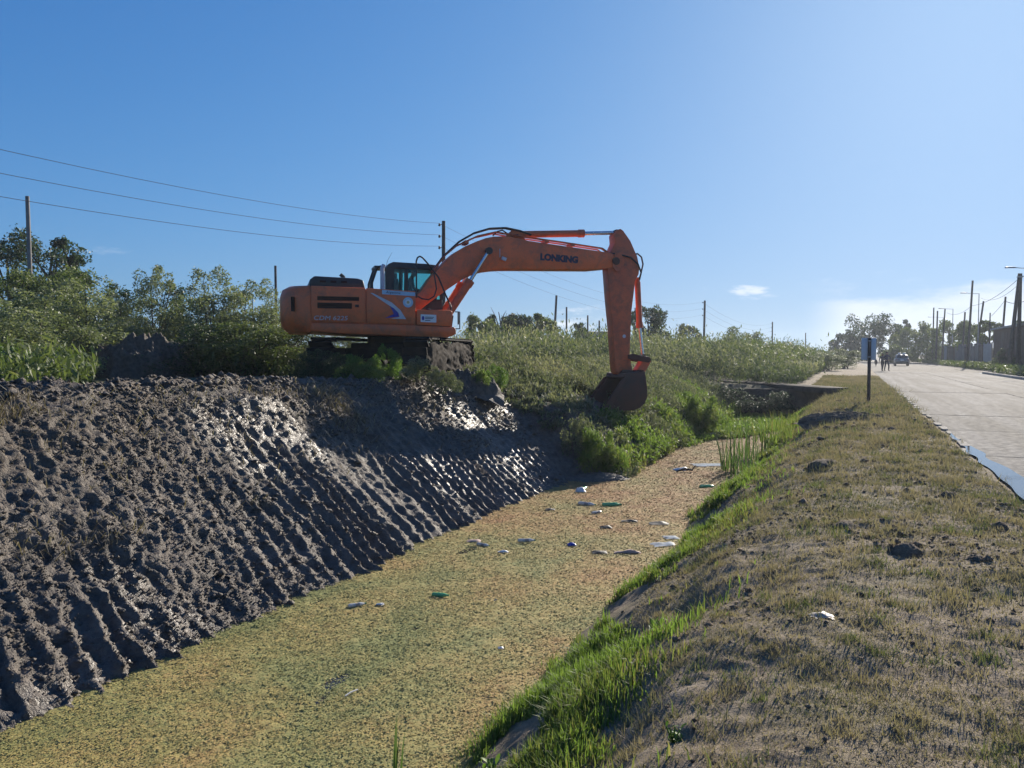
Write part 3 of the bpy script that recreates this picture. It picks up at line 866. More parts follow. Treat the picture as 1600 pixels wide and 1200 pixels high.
# cab: frame, panes, roof; seat
cabe = MB()
cx0, cx1, cy0, cy1 = 0.12, 1.66, 0.33, 1.33
cab = P('cab', MB().box(((cx0 + cx1) / 2, (cy0 + cy1) / 2, 1.62), (cx1 - cx0, cy1 - cy0, 0.80)), M_blk, bevel=0.03)
roof = MB().prism([(cx0 + 0.02, 2.80), (cx0 + 0.10, 2.93), (cx0 + 0.22, 2.985), (1.2, 2.965), (1.58, 2.93), (1.66, 2.86), (1.64, 2.80)], cy0 - 0.01, cy1 + 0.01)
P('cab_roof', roof, M_blk, cab, bevel=0.035)
for y in (cy0 + 0.035, cy1 - 0.035):
    P('cab_pillar', MB().prism([(cx0, 2.0), (cx0 + 0.22, 2.0), (cx0 + 0.25, 2.82), (cx0 + 0.03, 2.82)], y - 0.035, y + 0.035), M_blk, cab)
    P('cab_pillar', MB().prism([(cx0 + 0.50, 2.0), (cx0 + 0.60, 2.0), (cx0 + 0.62, 2.82), (cx0 + 0.52, 2.82)], y - 0.03, y + 0.03), M_blk, cab)
    P('cab_pillar', MB().prism([(1.60, 2.0), (1.66, 2.0), (1.64, 2.82), (1.52, 2.82)], y - 0.03, y + 0.03), M_blk, cab)
    P('window_pane', MB().prism([(cx0 + 0.22, 2.02), (cx0 + 0.50, 2.02), (cx0 + 0.52, 2.80), (cx0 + 0.25, 2.80)], y - 0.004, y + 0.004), M_glass, cab)
    P('window_pane', MB().prism([(cx0 + 0.60, 2.02), (1.60, 2.02), (1.52, 2.80), (cx0 + 0.62, 2.80)], y - 0.004, y + 0.004), M_glass, cab)
P('windscreen', MB().add([(1.65, cy0 + 0.07, 2.02), (1.65, cy1 - 0.07, 2.02), (1.60, cy1 - 0.07, 2.80), (1.60, cy0 + 0.07, 2.80), (1.66, cy0 + 0.07, 2.02), (1.66, cy1 - 0.07, 2.02), (1.61, cy1 - 0.07, 2.80), (1.61, cy0 + 0.07, 2.80)], [(0, 1, 2, 3), (7, 6, 5, 4)]), M_glass, cab)
P('rear_pane', MB().box((cx0 + 0.015, (cy0 + cy1) / 2, 2.42), (0.008, 0.84, 0.70)), M_glass, cab)
seat = MB().box((0.70, 0.83, 2.05), (0.45, 0.46, 0.12)).box((0.50, 0.83, 2.32), (0.10, 0.44, 0.52), Matrix.Rotation(R(-8), 3, 'Y')).box((0.46, 0.83, 2.66), (0.08, 0.24, 0.15))
P('operator_seat', seat, M_seat, cab, bevel=0.03)
P('control_column', MB().tube([(1.15, 0.55, 2.0), (1.12, 0.55, 2.28)], 0.015, 8).box((1.12, 0.55, 2.31), (0.04, 0.04, 0.08)), M_blk, cab)
# guard frame behind the cab
gfr = MB().tube([(-0.20, 1.28, 2.10), (-0.20, 1.28, 2.45), (-0.06, 1.28, 2.86), (0.12, 1.28, 2.88)], 0.035, 8).tube([(-0.20, 0.62, 2.10), (-0.20, 0.62, 2.45), (-0.06, 0.62, 2.86), (0.12, 0.62, 2.88)], 0.045, 8)
gfr.box((0.0, 0.95, 2.87), (0.24, 0.72, 0.06)).box((-0.2, 0.95, 2.22), (0.09, 0.72, 0.20))
P('rear_guard', gfr, M_blk, cab)
P('antenna', MB().tube([(0.14, 0.40, 2.80), (0.20, 0.40, 3.02), (0.32, 0.40, 3.24)], [0.006, 0.005, 0.003], 5), M_blk, cab)
P('air_cleaner', MB().tube([(-0.02, -0.2, 2.05), (-0.02, -0.2, 2.75), (0.02, -0.2, 2.84)], [0.055, 0.055, 0.05], 12), M_silver)
P('tank_cap', MB().lathe([(0.07, 0), (0.07, 0.05), (0.05, 0.06)], 14, 0, Matrix.Translation((1.02, -0.95, 1.63))), M_blk)
# handrail and loose hoses
P('handrail', MB().tube([(0.72, -1.0, 1.95), (0.72, -1.0, 2.86), (0.75, -1.0, 2.95), (0.81, -1.0, 2.985), (0.88, -1.0, 2.95), (1.02, -1.0, 2.80), (1.28, -1.0, 2.48), (1.46, -1.0, 2.05), (1.60, -1.0, 1.74), (1.61, -1.0, 1.45)], 0.021, 8), M_rub)
P('hose', MB().tube([(1.22, -0.72, 2.62), (1.25, -0.74, 2.42), (1.28, -0.74, 2.2), (1.22, -0.74, 2.02), (1.08, -0.72, 1.93), (0.92, -0.70, 1.95), (0.80, -0.68, 2.02)], 0.018, 8), M_rub)
mir = MB().box((1.74, -1.20, 1.44), (0.02, 0.09, 0.30))
for a, b_ in (((1.64, -1.28, 1.60), (1.76, -1.28, 1.60)), ((1.76, -1.28, 1.60), (1.76, -1.28, 1.18)), ((1.76, -1.28, 1.18), (1.60, -1.28, 1.18))):
    mir.tube([a, b_], 0.014, 6)
P('mirror', mir, M_blk)
P('front_step', MB().prism([(1.50, 1.22), (1.58, 1.22), (1.62, 1.50), (1.50, 1.62)], -1.2, -0.6), M_blk)

# boom --------------------------------------------------------------
boom_poly = [(0.50, 1.62), (0.58, 1.84), (0.96, 2.17), (1.20, 2.52), (1.47, 2.82), (1.68, 3.05), (1.88, 3.22), (2.16, 3.39), (2.47, 3.53), (2.70, 3.62), (2.91, 3.67), (3.16, 3.69), (3.41, 3.68), (3.90, 3.60), (6.30, 3.37), (6.50, 3.31), (6.58, 3.20), (6.59, 3.10), (6.48, 2.98), (6.23, 2.94), (5.79, 2.89), (3.45, 2.83), (3.20, 2.82), (2.96, 2.80), (2.70, 2.76), (2.45, 2.69), (2.05, 2.50), (1.68, 2.25), (1.11, 1.83), (0.72, 1.50)]
boom = P('boom', MB().prism(boom_poly, -0.31, 0.31), M_or, bevel=0.025, angle=25)
text_mesh('lettering', 'LONKING', 0.235, M_ink, boom, (4.22, -0.3135, 3.105), (R(90), R(2.6), 0), 0.002, 1.04, 0.0, 0.016)
for x in (0.62, 6.46):
    pass
Mx = Matrix.Rotation(R(90), 4, 'X')
P('boom_tip_pin', MB().lathe([(0.11, -0.36), (0.11, 0.36)], 18, 0, Matrix.Translation((6.46, 0, 3.14)) @ Mx), M_rust, boom, bevel=0.01)
P('lug', MB().prism([(3.25, 3.66), (3.50, 3.90), (3.72, 3.86), (3.95, 3.58)], -0.09, 0.09), M_or, boom, bevel=0.01)
P('work_lamp', MB().box((3.18, -0.37, 3.08), (0.13, 0.09, 0.09), Matrix.Rotation(R(20), 3, 'Y')).tube([(3.08, -0.33, 3.35), (3.08, -0.34, 3.12)], 0.012, 6), M_silver, boom, bevel=0.012)
# pipes along the boom top
for y, dz in ((-0.20, 0.05), (-0.12, 0.05), (0.14, 0.05)):
    P('hydraulic_pipe', MB().tube([(1.30, y, 2.70), (1.62, y, 3.08 + dz), (1.95, y, 3.36 + dz), (2.50, y, 3.63 + dz), (3.0, y, 3.76 + dz), (3.9, y, 3.66 + dz), (4.9, y, 3.57 + dz), (6.10, y, 3.45 + dz), (6.28, y, 3.39)], 0.021, 6), M_or_arm, boom)
for x, z in ((4.45, 3.59), (5.2, 3.525), (2.2, 3.47)):
    P('pipe_clamp', MB().box((x, -0.06, z + 0.03), (0.10, 0.40, 0.09), Matrix.Rotation(R(5.5), 3, 'Y')), M_or_arm, boom)
for y in (-0.16, -0.06):
    P('hose', MB().tube([(1.38, y, 2.80), (1.55, y, 3.06), (1.70, y, 3.22), (2.02, y, 3.52), (2.42, y, 3.76), (2.85, y, 3.90), (3.3, y, 3.94), (3.70, y, 3.88), (4.02, y, 3.78)], 0.026, 8), M_rub, boom)
P('hose', MB().tube([(2.95, -0.1, 3.72), (3.08, -0.1, 3.84), (3.22, -0.1, 3.88), (3.36, -0.1, 3.80), (3.50, -0.1, 3.74), (3.66, -0.1, 3.78)], 0.020, 8), M_rub, boom)
P('hose', MB().tube([(6.24, -0.24, 3.36), (6.55, -0.25, 3.35), (6.95, -0.25, 3.27), (7.18, -0.25, 3.08), (7.30, -0.2, 2.86), (7.30, -0.1, 2.72)], 0.024, 8), M_rub, boom)
P('hose', MB().tube([(7.12, -0.05, 3.38), (7.26, -0.05, 3.41), (7.38, -0.05, 3.32), (7.43, -0.05, 3.12), (7.38, -0.05, 2.90), (7.32, -0.05, 2.66)], 0.024, 8), M_rub, boom)
# cylinders
def cylinder(name, p0, p1, p2, rb, rr, y, parent=None):
    p0, p1, p2 = (Vector((a, y, b)) for a, b in (p0, p1, p2))
    d = (p1 - p0).normalized()
    c = MB().tube([p0 - d * 0.02, p0 + d * 0.10, p0 + d * 0.1001, p1 - d * 0.16, p1 - d * 0.1599, p1], [rb * 0.8, rb * 0.8, rb, rb, rb * 1.18, rb * 1.18], 16)
    o = P(name, c, M_or_arm, smooth=True, angle=30)
    P('piston_rod', MB().tube([p1 - d * 0.05, p2], rr, 14), M_chrome, o, smooth=True)
    Mx = Matrix.Translation(p2) @ Matrix.Rotation(R(90), 4, 'X')
    P('rod_eye', MB().lathe([(rb * 0.9, -0.07), (rb * 0.9, 0.07)], 16, 0, Mx), M_blk, o)
    return o
for y in (-0.46, 0.46):
    cylinder('boom_cylinder', (1.52, 1.40), (2.24, 2.47), (2.74, 3.26), 0.105, 0.048, y)
cylinder('arm_cylinder', (3.63, 3.80), (5.62, 3.92), (6.60, 3.985), 0.095, 0.055, 0)
cylinder('bucket_cylinder', (7.28, 2.72), (7.36, 1.30), (7.47, 0.47), 0.085, 0.045, 0)
# arm
arm_poly = [(6.47, 3.90), (6.55, 4.03), (6.66, 4.07), (6.74, 4.02), (6.96, 3.75), (7.18, 3.31), (7.25, 3.02), (7.23, 2.82), (7.12, 2.60), (7.01, 1.75), (6.96, 0.51), (7.05, 0.10), (7.02, -0.01), (6.90, -0.07), (6.68, -0.07), (6.57, -0.01), (6.53, 0.12), (6.43, 1.32), (6.34, 2.13), (6.27, 2.93), (6.35, 3.38), (6.49, 3.67)]
arm = P('arm', MB().prism(arm_poly, -0.20, 0.20), M_or_arm, bevel=0.02, angle=25)
P('arm_pivot_plate', MB().prism([(6.36, 2.98), (6.46, 2.86), (6.62, 2.90), (6.72, 3.12), (6.62, 3.34), (6.44, 3.38)], -0.345, -0.315).prism([(6.36, 2.98), (6.46, 2.86), (6.62, 2.90), (6.72, 3.12), (6.62, 3.34), (6.44, 3.38)], 0.315, 0.345), M_or_arm, arm)
P('arm_plate', MB().lathe([(0.05, -0.215), (0.05, 0.215)], 12, 0, Matrix.Translation((6.78, 0, 1.05)) @ Mx), M_silver, arm)
# bucket linkage
for y in (-0.255, 0.255):
    P('bucket_link', MB().prism([(6.88, 0.52), (7.00, 0.56), (7.56, 0.46), (7.60, 0.36), (7.52, 0.30), (7.0, 0.38), (6.88, 0.42)], y - 0.03, y + 0.03), M_rust, bevel=0.012)
P('bucket_link', MB().prism([(7.42, 0.42), (7.60, 0.46), (7.68, 0.36), (7.45, -0.02), (7.36, -0.09), (7.20, -0.07), (7.18, 0.02)], -0.15, 0.15), M_or_arm, bevel=0.02)
# bucket: shell of bent plate, two side plates, teeth
prof = [(7.22, 0.06), (7.26, -0.15), (7.30, -0.42), (7.30, -0.66), (7.22, -0.84), (7.06, -0.97), (6.86, -1.03), (6.55, -1.03), (6.20, -1.00), (5.92, -0.95)]
inner = [(x - 0.035 if x > 6.9 else x, z + 0.035) for x, z in prof]
bk = MB()
bw = 0.60
for i in range(len(prof) - 1):
    (x0, z0), (x1, z1) = prof[i], prof[i + 1]; (a0, b0), (a1, b1) = inner[i], inner[i + 1]
    bk.add([(x0, -bw, z0), (x0, bw, z0), (x1, bw, z1), (x1, -bw, z1), (a0, -bw, b0), (a0, bw, b0), (a1, bw, b1), (a1, -bw, b1)],
           [(0, 1, 2, 3), (7, 6, 5, 4), (0, 3, 7, 4), (1, 5, 6, 2)] + ([(0, 4, 5, 1)] if i == 0 else []) + ([(3, 2, 6, 7)] if i == len(prof) - 2 else []))
top = [(7.22, 0.06), (6.62, 0.00), (6.58, -0.10), (6.70, -0.16), (7.24, -0.10)]
bk.prism(top, -bw, bw)
bucket = P('bucket', bk, M_rust)
for y in (-bw, bw):
    sgn = -1 if y < 0 else 1
    P('side_plate', MB().prism(prof + [(6.25, -0.62), (6.60, -0.20), (6.62, 0.0)], y, y + sgn * 0.03), M_rust, bucket, bevel=0.006)
    P('side_edge', MB().prism([(5.95, -0.95), (6.18, -0.60), (6.52, -0.14), (6.64, -0.10), (6.66, -0.20), (6.34, -0.64), (6.16, -0.94)], y + sgn * 0.032, y + sgn * 0.062), M_rust, bucket, bevel=0.006)
    P('hinge_ear', MB().prism([(6.62, 0.0), (6.72, 0.10), (6.90, 0.10), (7.10, 0.06), (7.28, 0.10), (7.40, 0.0), (7.26, -0.14)], y * 0.42 - 0.025, y * 0.42 + 0.025), M_rust, bucket, bevel=0.008)
tooth = MB().prism([(6.06, -1.01), (6.06, -0.90), (5.86, -0.93), (5.66, -0.985), (5.68, -1.0), (5.86, -1.02)], -0.05, 0.05)
t0 = P('tooth', tooth, M_rust, bucket, bevel=0.008)
for k in range(1, 5):
    q = t0.copy(); COL.objects.link(q); q.parent = bucket; q.location = (0, -0.52 + k * 0.26, 0)
t0.location = (0, -0.52, 0)
# ================================================================== PLANTS
M_verge_grass = leafy('verge_grass', (0.335, 0.277, 0.205), (0.245, 0.210, 0.142), (0.130, 0.158, 0.066), 0.25, 0.8)
M_lush = leafy('lush_grass', (0.20, 0.19, 0.085), (0.110, 0.175, 0.040), (0.170, 0.250, 0.065), 0.48, 0.6)
M_dead = leafy('dead_grass', (0.13, 0.105, 0.075), (0.27, 0.225, 0.155), (0.42, 0.37, 0.27), 0.2, 0.8)
M_weed = leafy('field_weeds', (0.058, 0.085, 0.046), (0.122, 0.145, 0.088), (0.28, 0.275, 0.20), 0.35, 0.75)
M_pale = leafy('grey_green_leaves', (0.085, 0.115, 0.055), (0.170, 0.200, 0.110), (0.290, 0.310, 0.195), 0.35)
M_olive = leafy('olive_leaves', (0.060, 0.092, 0.030), (0.115, 0.150, 0.055), (0.185, 0.205, 0.090), 0.35)
M_dark = leafy('dark_leaves', (0.018, 0.038, 0.016), (0.038, 0.066, 0.028), (0.075, 0.105, 0.045), 0.3)
M_bright = leafy('bright_leaves', (0.055, 0.115, 0.020), (0.105, 0.190, 0.035), (0.180, 0.265, 0.070), 0.42)
M_bark = plain('grey_bark', (0.10, 0.08, 0.06), 0.9, 0, 0.2, 0.4, 8.0, None, 0.5)

def tri_blades(name, x, y, z, h, w, lean, var, mat, seed):
    """single-triangle blades for short grass"""
    r = np.random.default_rng(seed); n = len(x)
    a = r.uniform(0, 2 * math.pi, n); b = r.uniform(0, 2 * math.pi, n)
    dx, dy = np.cos(a) * w / 2, np.sin(a) * w / 2
    tx, ty = np.cos(b) * h * np.sin(lean), np.sin(b) * h * np.sin(lean)
    V = np.stack([np.stack([x - dx, y - dy, z - 0.004], -1), np.stack([x + dx, y + dy, z - 0.004], -1), np.stack([x + tx, y + ty, z + h * np.cos(lean)], -1)], 1).reshape(-1, 3)
    return np_mesh(name, V, np.arange(n * 3).reshape(-1, 3), mat, attr={'var': np.repeat(np.clip(var, 0, 1), 3)})
def bent_blades(name, x, y, z, h, w, lean, var, mat, seed, parent=None, az=None):
    """blades of two quads that bend over"""
    r = np.random.default_rng(seed); n = len(x)
    b = r.uniform(0, 2 * math.pi, n) if az is None else az
    a = b + math.pi / 2 + r.normal(0, 0.5, n)
    c, s_ = np.cos(b), np.sin(b); dx, dy = np.cos(a) * w / 2, np.sin(a) * w / 2
    l1, l2 = lean * 0.45, lean * 1.25
    mx, my, mz = x + c * h * 0.55 * np.sin(l1), y + s_ * h * 0.55 * np.sin(l1), z + h * 0.55 * np.cos(l1)
    ex_, ey, ez = mx + c * h * 0.45 * np.sin(l2), my + s_ * h * 0.45 * np.sin(l2), mz + h * 0.45 * np.cos(l2)
    st = lambda p, q, v: np.stack([p, q, v], -1)
    V = np.stack([st(x - dx, y - dy, z - 0.01), st(x + dx, y + dy, z - 0.01), st(mx + dx * .8, my + dy * .8, mz), st(mx - dx * .8, my - dy * .8, mz), st(ex_ + dx * .12, ey + dy * .12, ez), st(ex_ - dx * .12, ey - dy * .12, ez)], 1).reshape(-1, 3)
    i = np.arange(n)[:, None] * 6
    F_ = np.concatenate([i + np.array([[0, 1, 2, 3]]), i + np.array([[3, 2, 4, 5]])])
    return np_mesh(name, V, F_, mat, parent, attr={'var': np.repeat(np.clip(var, 0, 1), 6)})
def in_view(x, y, lo=-0.80, hi=0.80):
    k = x / np.maximum(y, 0.05)
    return (y > 0.8) & (k > lo) & (k < hi)

# --- short dry turf of the verge
r = np.random.default_rng(11)
N = 430000
s = 2.0 * (60 / 2.0) ** r.random(N); t = r.uniform(-1.75, 1.72, N)
x, y = W(s, t); ok = in_view(x, y)
gp = fbm(s * 0.75, t * 0.9, 3, 101) + 0.5 * fbm(s * 2.6, t * 2.6, 2, 102)
bare = fbm(s * 1.1 + 9, t * 1.1, 3, 103)
ok &= (r.random(N) < np.clip(0.95 - 0.8 * sstep(-0.1, 0.6, bare), 0.2, 1))
s, t, x, y, gp = s[ok], t[ok], x[ok], y[ok], gp[ok]; n = len(s)
green = sstep(0.02, 0.55, gp + 0.25 * sstep(-0.7, -1.5, t))
h = (0.014 + 0.0014 * s) * r.uniform(0.5, 1.5, n) * (1 + 0.7 * green)
w = (0.0035 + 0.00062 * s) * r.uniform(0.7, 1.4, n)
o = tri_blades('verge_turf', x, y, verge_z(s, t), h, w, np.abs(r.normal(1.12, 0.36, n)), green * 0.60 + r.normal(0.02, 0.22, n), M_verge_grass, 12)
tag(o, 'short dry mown turf with green patches on the verge', 'grass', kind='stuff')

# --- lush fringe on the canal's near bank
N = 120000
s = 2.2 * (34 / 2.2) ** r.random(N)
t = -1.92 + r.normal(0, 0.36, N) + 0.16 * vnoise(s * 0.55, s * 0 + 3.0, 11)
x, y = W(s, t)
dens = sstep(-0.05, 0.50, fbm(s * 1.2, t * 1.6 + 4, 3, 111) + 0.45 * fbm(s * 5, t * 5, 2, 114) + 0.55 * sstep(6.5, 3.2, s) + 0.35 * np.exp(-((s - 12.5) / 3.0) ** 2))
ok = in_view(x, y) & (r.random(N) < dens) & (t > -2.55)
s, t, x, y, dens = s[ok], t[ok], x[ok], y[ok], dens[ok]; n = len(s)
h = (0.06 + 0.11 * sstep(0.2, 1.0, dens) * (0.5 + 0.5 * sstep(-1.3, -1.9, t))) * r.uniform(0.5, 1.35, n) * (1 + 0.25 * vnoise(s * 2, t * 2, 112))
o = bent_blades('bank_grass', x, y, verge_z(s, t), h, (0.005 + 0.0007 * s) * r.uniform(0.7, 1.5, n), np.abs(r.normal(0.55, 0.35, n)), 0.50 + 0.35 * vnoise(s * 1.5, t * 1.5, 113) + r.normal(0, 0.22, n), M_lush, 13)
tag(o, 'bright green grass fringing the near edge of the canal', 'grass', kind='stuff')

# --- dead roots and straw hanging over the dug bank
N = 22000
s = 3.2 * (16.5 / 3.2) ** r.random(N); t = -8.9 + np.abs(r.normal(0, 1.15, N))
k = fbm(s * 0.7 + 2, t * 0.8, 3, 121) + 0.35 * sstep(9, 5, s) - 0.12
ok = (r.random(N) < 0.06 + 0.75 * sstep(0.0, 0.6, k)) & (t < -6.9)
s, t = s[ok], t[ok]; n = len(s)
x, y, z = bank_at(s, t)
down = math.atan2(-SA, CA)
o = bent_blades('straw_on_bank', x, y, z + 0.01, r.uniform(0.08, 0.36, n), 0.0042 + 0.0008 * s, r.uniform(1.5, 2.5, n), r.normal(0.45, 0.25, n), M_dead, 14, az=down + r.normal(0, 1.1, n))
tag(o, 'dead roots and straw hanging from the upper dug bank', 'dead grass', kind='stuff')

# --- loose crumbs of mud and soil
def crumbs(name, x, y, z, size, mat, seed, extra=None):
    r = np.random.default_rng(seed); n = len(x)
    base = np.array([[1, 0, 0], [-1, 0, 0], [0, 1, 0], [0, -1, 0], [0, 0, 1], [0, 0, -1]], float)
    fc = np.array([[0, 2, 4], [2, 1, 4], [1, 3, 4], [3, 0, 4], [2, 0, 5], [1, 2, 5], [3, 1, 5], [0, 3, 5]])
    a = r.uniform(0, 2 * math.pi, n); ca, sa = np.cos(a), np.sin(a)
    p = base[None] * r.uniform(0.5, 1.25, (n, 6, 1)) + r.normal(0, 0.16, (n, 6, 3))
    p[:, :, 2] *= 0.7
    q = np.stack([p[..., 0] * ca[:, None] - p[..., 1] * sa[:, None], p[..., 0] * sa[:, None] + p[..., 1] * ca[:, None], p[..., 2]], -1) * size[:, None, None]
    q += np.stack([x, y, z], -1)[:, None, :]
    F_ = (np.arange(n) * 6)[:, None, None] + fc[None]
    at = {k: np.repeat(v, 6) for k, v in (extra or {}).items()}
    return np_mesh(name, q.reshape(-1, 3), F_.reshape(-1, 3), mat, attr=at)
N = 60000
s = 2.6 * (18.5 / 2.6) ** r.random(N); t = np.where(r.random(N) < 0.75, r.uniform(-8.9, -5.7, N), r.uniform(-10.8, -8.9, N))
k = fbm(s * 0.8 + 7, t * 0.9, 3, 126)
ok = r.random(N) < sstep(-0.5, 0.4, k) * (1 - 0.75 * sstep(-7.4, -6.4, t) * sstep(8, 12, s))
s, t = s[ok], t[ok]; n = len(s); x, y, z = bank_at(s, t)
size = (0.006 + 0.0009 * s) * np.exp(r.normal(0, 0.5, n)) * np.where(t < -8.8, 1.7, 1.0)
o = crumbs('mud_crumbs', x, y, z + size * 0.25, size, M_mud, 127, {'wet': np.zeros(n), 'brown': np.clip(r.normal(0.35, 0.3, n), 0, 1)})
tag(o, 'loose crumbs of dark mud strewn over the dug bank', 'mud crumbs', kind='stuff')
M_crumb = soil_material('soil_crumb', (0.09, 0.07, 0.05), (0.19, 0.15, 0.11), (0.29, 0.24, 0.18), (0.16, 0.15, 0.09), 0.2)
N = 26000
s = 2.1 * (40 / 2.1) ** r.random(N); t = r.uniform(-1.9, 1.7, N); x, y = W(s, t)
ok = in_view(x, y) & (r.random(N) < sstep(-0.1, 0.5, fbm(s * 0.9 + 3, t * 0.9, 3, 128)) * 0.9 + 0.1)
s, t, x, y = s[ok], t[ok], x[ok], y[ok]; n = len(s)
size = (0.0045 + 0.0011 * s) * np.exp(r.normal(0, 0.5, n))
o = crumbs('soil_crumbs', x, y, verge_z(s, t) + size * 0.2, size, M_crumb, 129)
tag(o, 'small soil crumbs scattered through the verge turf', 'soil crumbs', kind='stuff')
# dark matted tufts in the turf
N = 900
s = 2.3 * (40 / 2.3) ** r.random(N); t = r.uniform(-1.5, 1.6, N); K = 60
x, y = W(s, t); ok = in_view(x, y); s, t = s[ok], t[ok]; n = len(s)
rad = (0.025 + 0.004 * s) * r.uniform(0.6, 1.8, n)
ss = np.repeat(s, K) + r.normal(0, 1, n * K) * np.repeat(rad, K); tt = np.repeat(t, K) + r.normal(0, 1, n * K) * np.repeat(rad, K)
x, y = W(ss, tt); tone = np.repeat(np.clip(r.normal(0.45, 0.4, n), 0, 1), K)
o = tri_blades('turf_tufts', x, y, verge_z(ss, tt), np.repeat(rad, K) * r.uniform(0.5, 1.3, n * K) + 0.012, 0.004 + 0.0007 * ss, np.abs(r.normal(0.7, 0.4, n * K)), tone + r.normal(0, 0.12, n * K), M_verge_grass, 130)
tag(o, 'matted tufts standing out of the dry verge turf', 'grass', kind='stuff')

# --- rough growth on the untouched bank and the field
def weed_mass(name, s, t, z, h, spread, K, leaf, var, mat, seed):
    r = np.random.default_rng(seed); n = len(s)
    x, y = W(s, t)
    x = np.repeat(x, K); y = np.repeat(y, K); z = np.repeat(z, K); H = np.repeat(h, K); v = np.repeat(var, K); lf = np.repeat(leaf, K); sp = np.repeat(spread, K)
    m = len(x); f = r.random(m) ** 0.75
    a = r.uniform(0, 2 * math.pi, m); rad = sp * np.sqrt(r.random(m)) * (0.45 + 0.55 * f)
    px, py, pz = x + np.cos(a) * rad, y + np.sin(a) * rad, z + H * f * r.uniform(0.75, 1.1, m)
    up = r.normal(0.75, 0.5, m); d = r.uniform(0, 2 * math.pi, m)
    D = np.stack([np.cos(d) * np.cos(up), np.sin(d) * np.cos(up), np.sin(up)], -1) * (lf * r.uniform(0.6, 1.6, m))[:, None]
    e = d + math.pi / 2 + r.normal(0, 0.6, m)
    E_ = np.stack([np.cos(e), np.sin(e), r.normal(0, 0.4, m)], -1) * (lf * 0.15 * r.uniform(0.6, 1.4, m))[:, None]
    c = np.stack([px, py, pz], -1)
    V = np.stack([c - D * 0.5, c + E_, c + D * 0.5, c - E_], 1).reshape(-1, 3)
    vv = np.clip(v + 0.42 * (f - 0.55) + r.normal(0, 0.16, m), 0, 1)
    return np_mesh(name, V, np.arange(m * 4).reshape(-1, 4), mat, attr={'var': np.repeat(vv, 4)})
N = 15000
s = 18 * (150 / 18) ** r.random(N); t = -2.5 - 75 * r.random(N) ** 1.5
x, y = W(s, t)
ok = in_view(x, y, -0.12, 0.78) & ((t < -9.6) | (s > 38)) & ~((s < 22.5) & (t > -14.5))
s, t = s[ok], t[ok]; n = len(s)
near = sstep(45, 20, s)
h = (1.15 + 0.007 * np.minimum(s, 90) + 0.75 * sstep(-0.1, 0.5, fbm(s * 0.22, t * 0.22, 3, 131)) + 0.35 * vnoise(s * 0.5, t * 0.5, 132)) * r.uniform(0.7, 1.25, n) * (1 - 0.35 * near) * (0.45 + 0.55 * sstep(-2.5, -6.5, t))
z = np.where(t < -11.1, field_z(s, t), np.maximum(canal_z(s, t), 0.0))
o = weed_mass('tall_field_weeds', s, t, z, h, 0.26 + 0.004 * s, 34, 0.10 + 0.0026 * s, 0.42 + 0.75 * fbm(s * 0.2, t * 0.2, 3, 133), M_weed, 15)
tag(o, 'tall grey-green weeds filling the field behind the canal', 'weeds', kind='stuff')
N = 520
s = 30 * (140 / 30) ** r.random(N); t = -5 - 60 * r.random(N) ** 1.4; x, y = W(s, t)
ok = in_view(x, y, -0.10, 0.70) & ((t < -12) | (s > 48)); s, t = s[ok], t[ok]; n = len(s)
z = np.where(t < -11.1, field_z(s, t), np.maximum(canal_z(s, t), 0.0)); K = 14
hh = r.uniform(0.9, 2.3, n) * (1 + 0.004 * s)
ss = np.repeat(s, K) + r.normal(0, 0.55, n * K) * np.repeat(hh, K); tt = np.repeat(t, K) + r.normal(0, 0.55, n * K) * np.repeat(hh, K)
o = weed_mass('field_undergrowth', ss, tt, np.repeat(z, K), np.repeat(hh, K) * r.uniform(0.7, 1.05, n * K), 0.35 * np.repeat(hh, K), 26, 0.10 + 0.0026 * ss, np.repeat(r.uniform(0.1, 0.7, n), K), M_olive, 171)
tag(o, 'rounded bushy undergrowth scattered through the weedy field', 'undergrowth', kind='stuff')
N = 4200
s = r.uniform(16.6, 37, N); t = r.uniform(-9.9, -4.55, N)
k = 0.18 * (t + 7) + s
ok = (k > 17.2) & (r.random(N) < 0.5 + 0.5 * sstep(18.0, 20.5, s)) & ~((np.abs(s - 20.8) < 0.8) & (t > -7.4) & (t < -6.2))
s, t = s[ok], t[ok]; n = len(s)
h = (0.26 + 0.30 * r.random(n) + 0.22 * fbm(s * 0.5, t * 0.5, 2, 141)) * (0.6 + 0.4 * sstep(18, 22, s))
gr = fbm(s * 0.6, t * 0.7, 3, 142)
sel = gr + 0.35 * (t + 6.0) > 0.12
for nm, mk, mat, lab, base in (('bank_weeds', ~sel, M_weed, 'dry grey weeds on the untouched bank beyond the bucket', 0.55), ('green_bank_weeds', sel, M_lush, 'fresh green weeds on the untouched bank beyond the bucket', 0.35)):
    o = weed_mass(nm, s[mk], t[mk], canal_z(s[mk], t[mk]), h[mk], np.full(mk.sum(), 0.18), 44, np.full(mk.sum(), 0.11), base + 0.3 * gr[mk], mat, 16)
    tag(o, lab, 'weeds', kind='stuff')
# low water plants at the head of the canal
N = 5200
s = r.uniform(21, 36, N); t = r.uniform(-5.6, -2.2, N)
ok = (t < -4.2 + 0.28 * (s - 24) + 0.5 * vnoise(s * 0.6, t * 0.6, 143)) | (s > 29)
s, t = s[ok], t[ok]; n = len(s)
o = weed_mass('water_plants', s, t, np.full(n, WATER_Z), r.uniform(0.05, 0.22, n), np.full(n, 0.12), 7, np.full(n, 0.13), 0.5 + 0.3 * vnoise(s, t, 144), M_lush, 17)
tag(o, 'low green water plants at the head of the canal', 'water plants', kind='stuff')
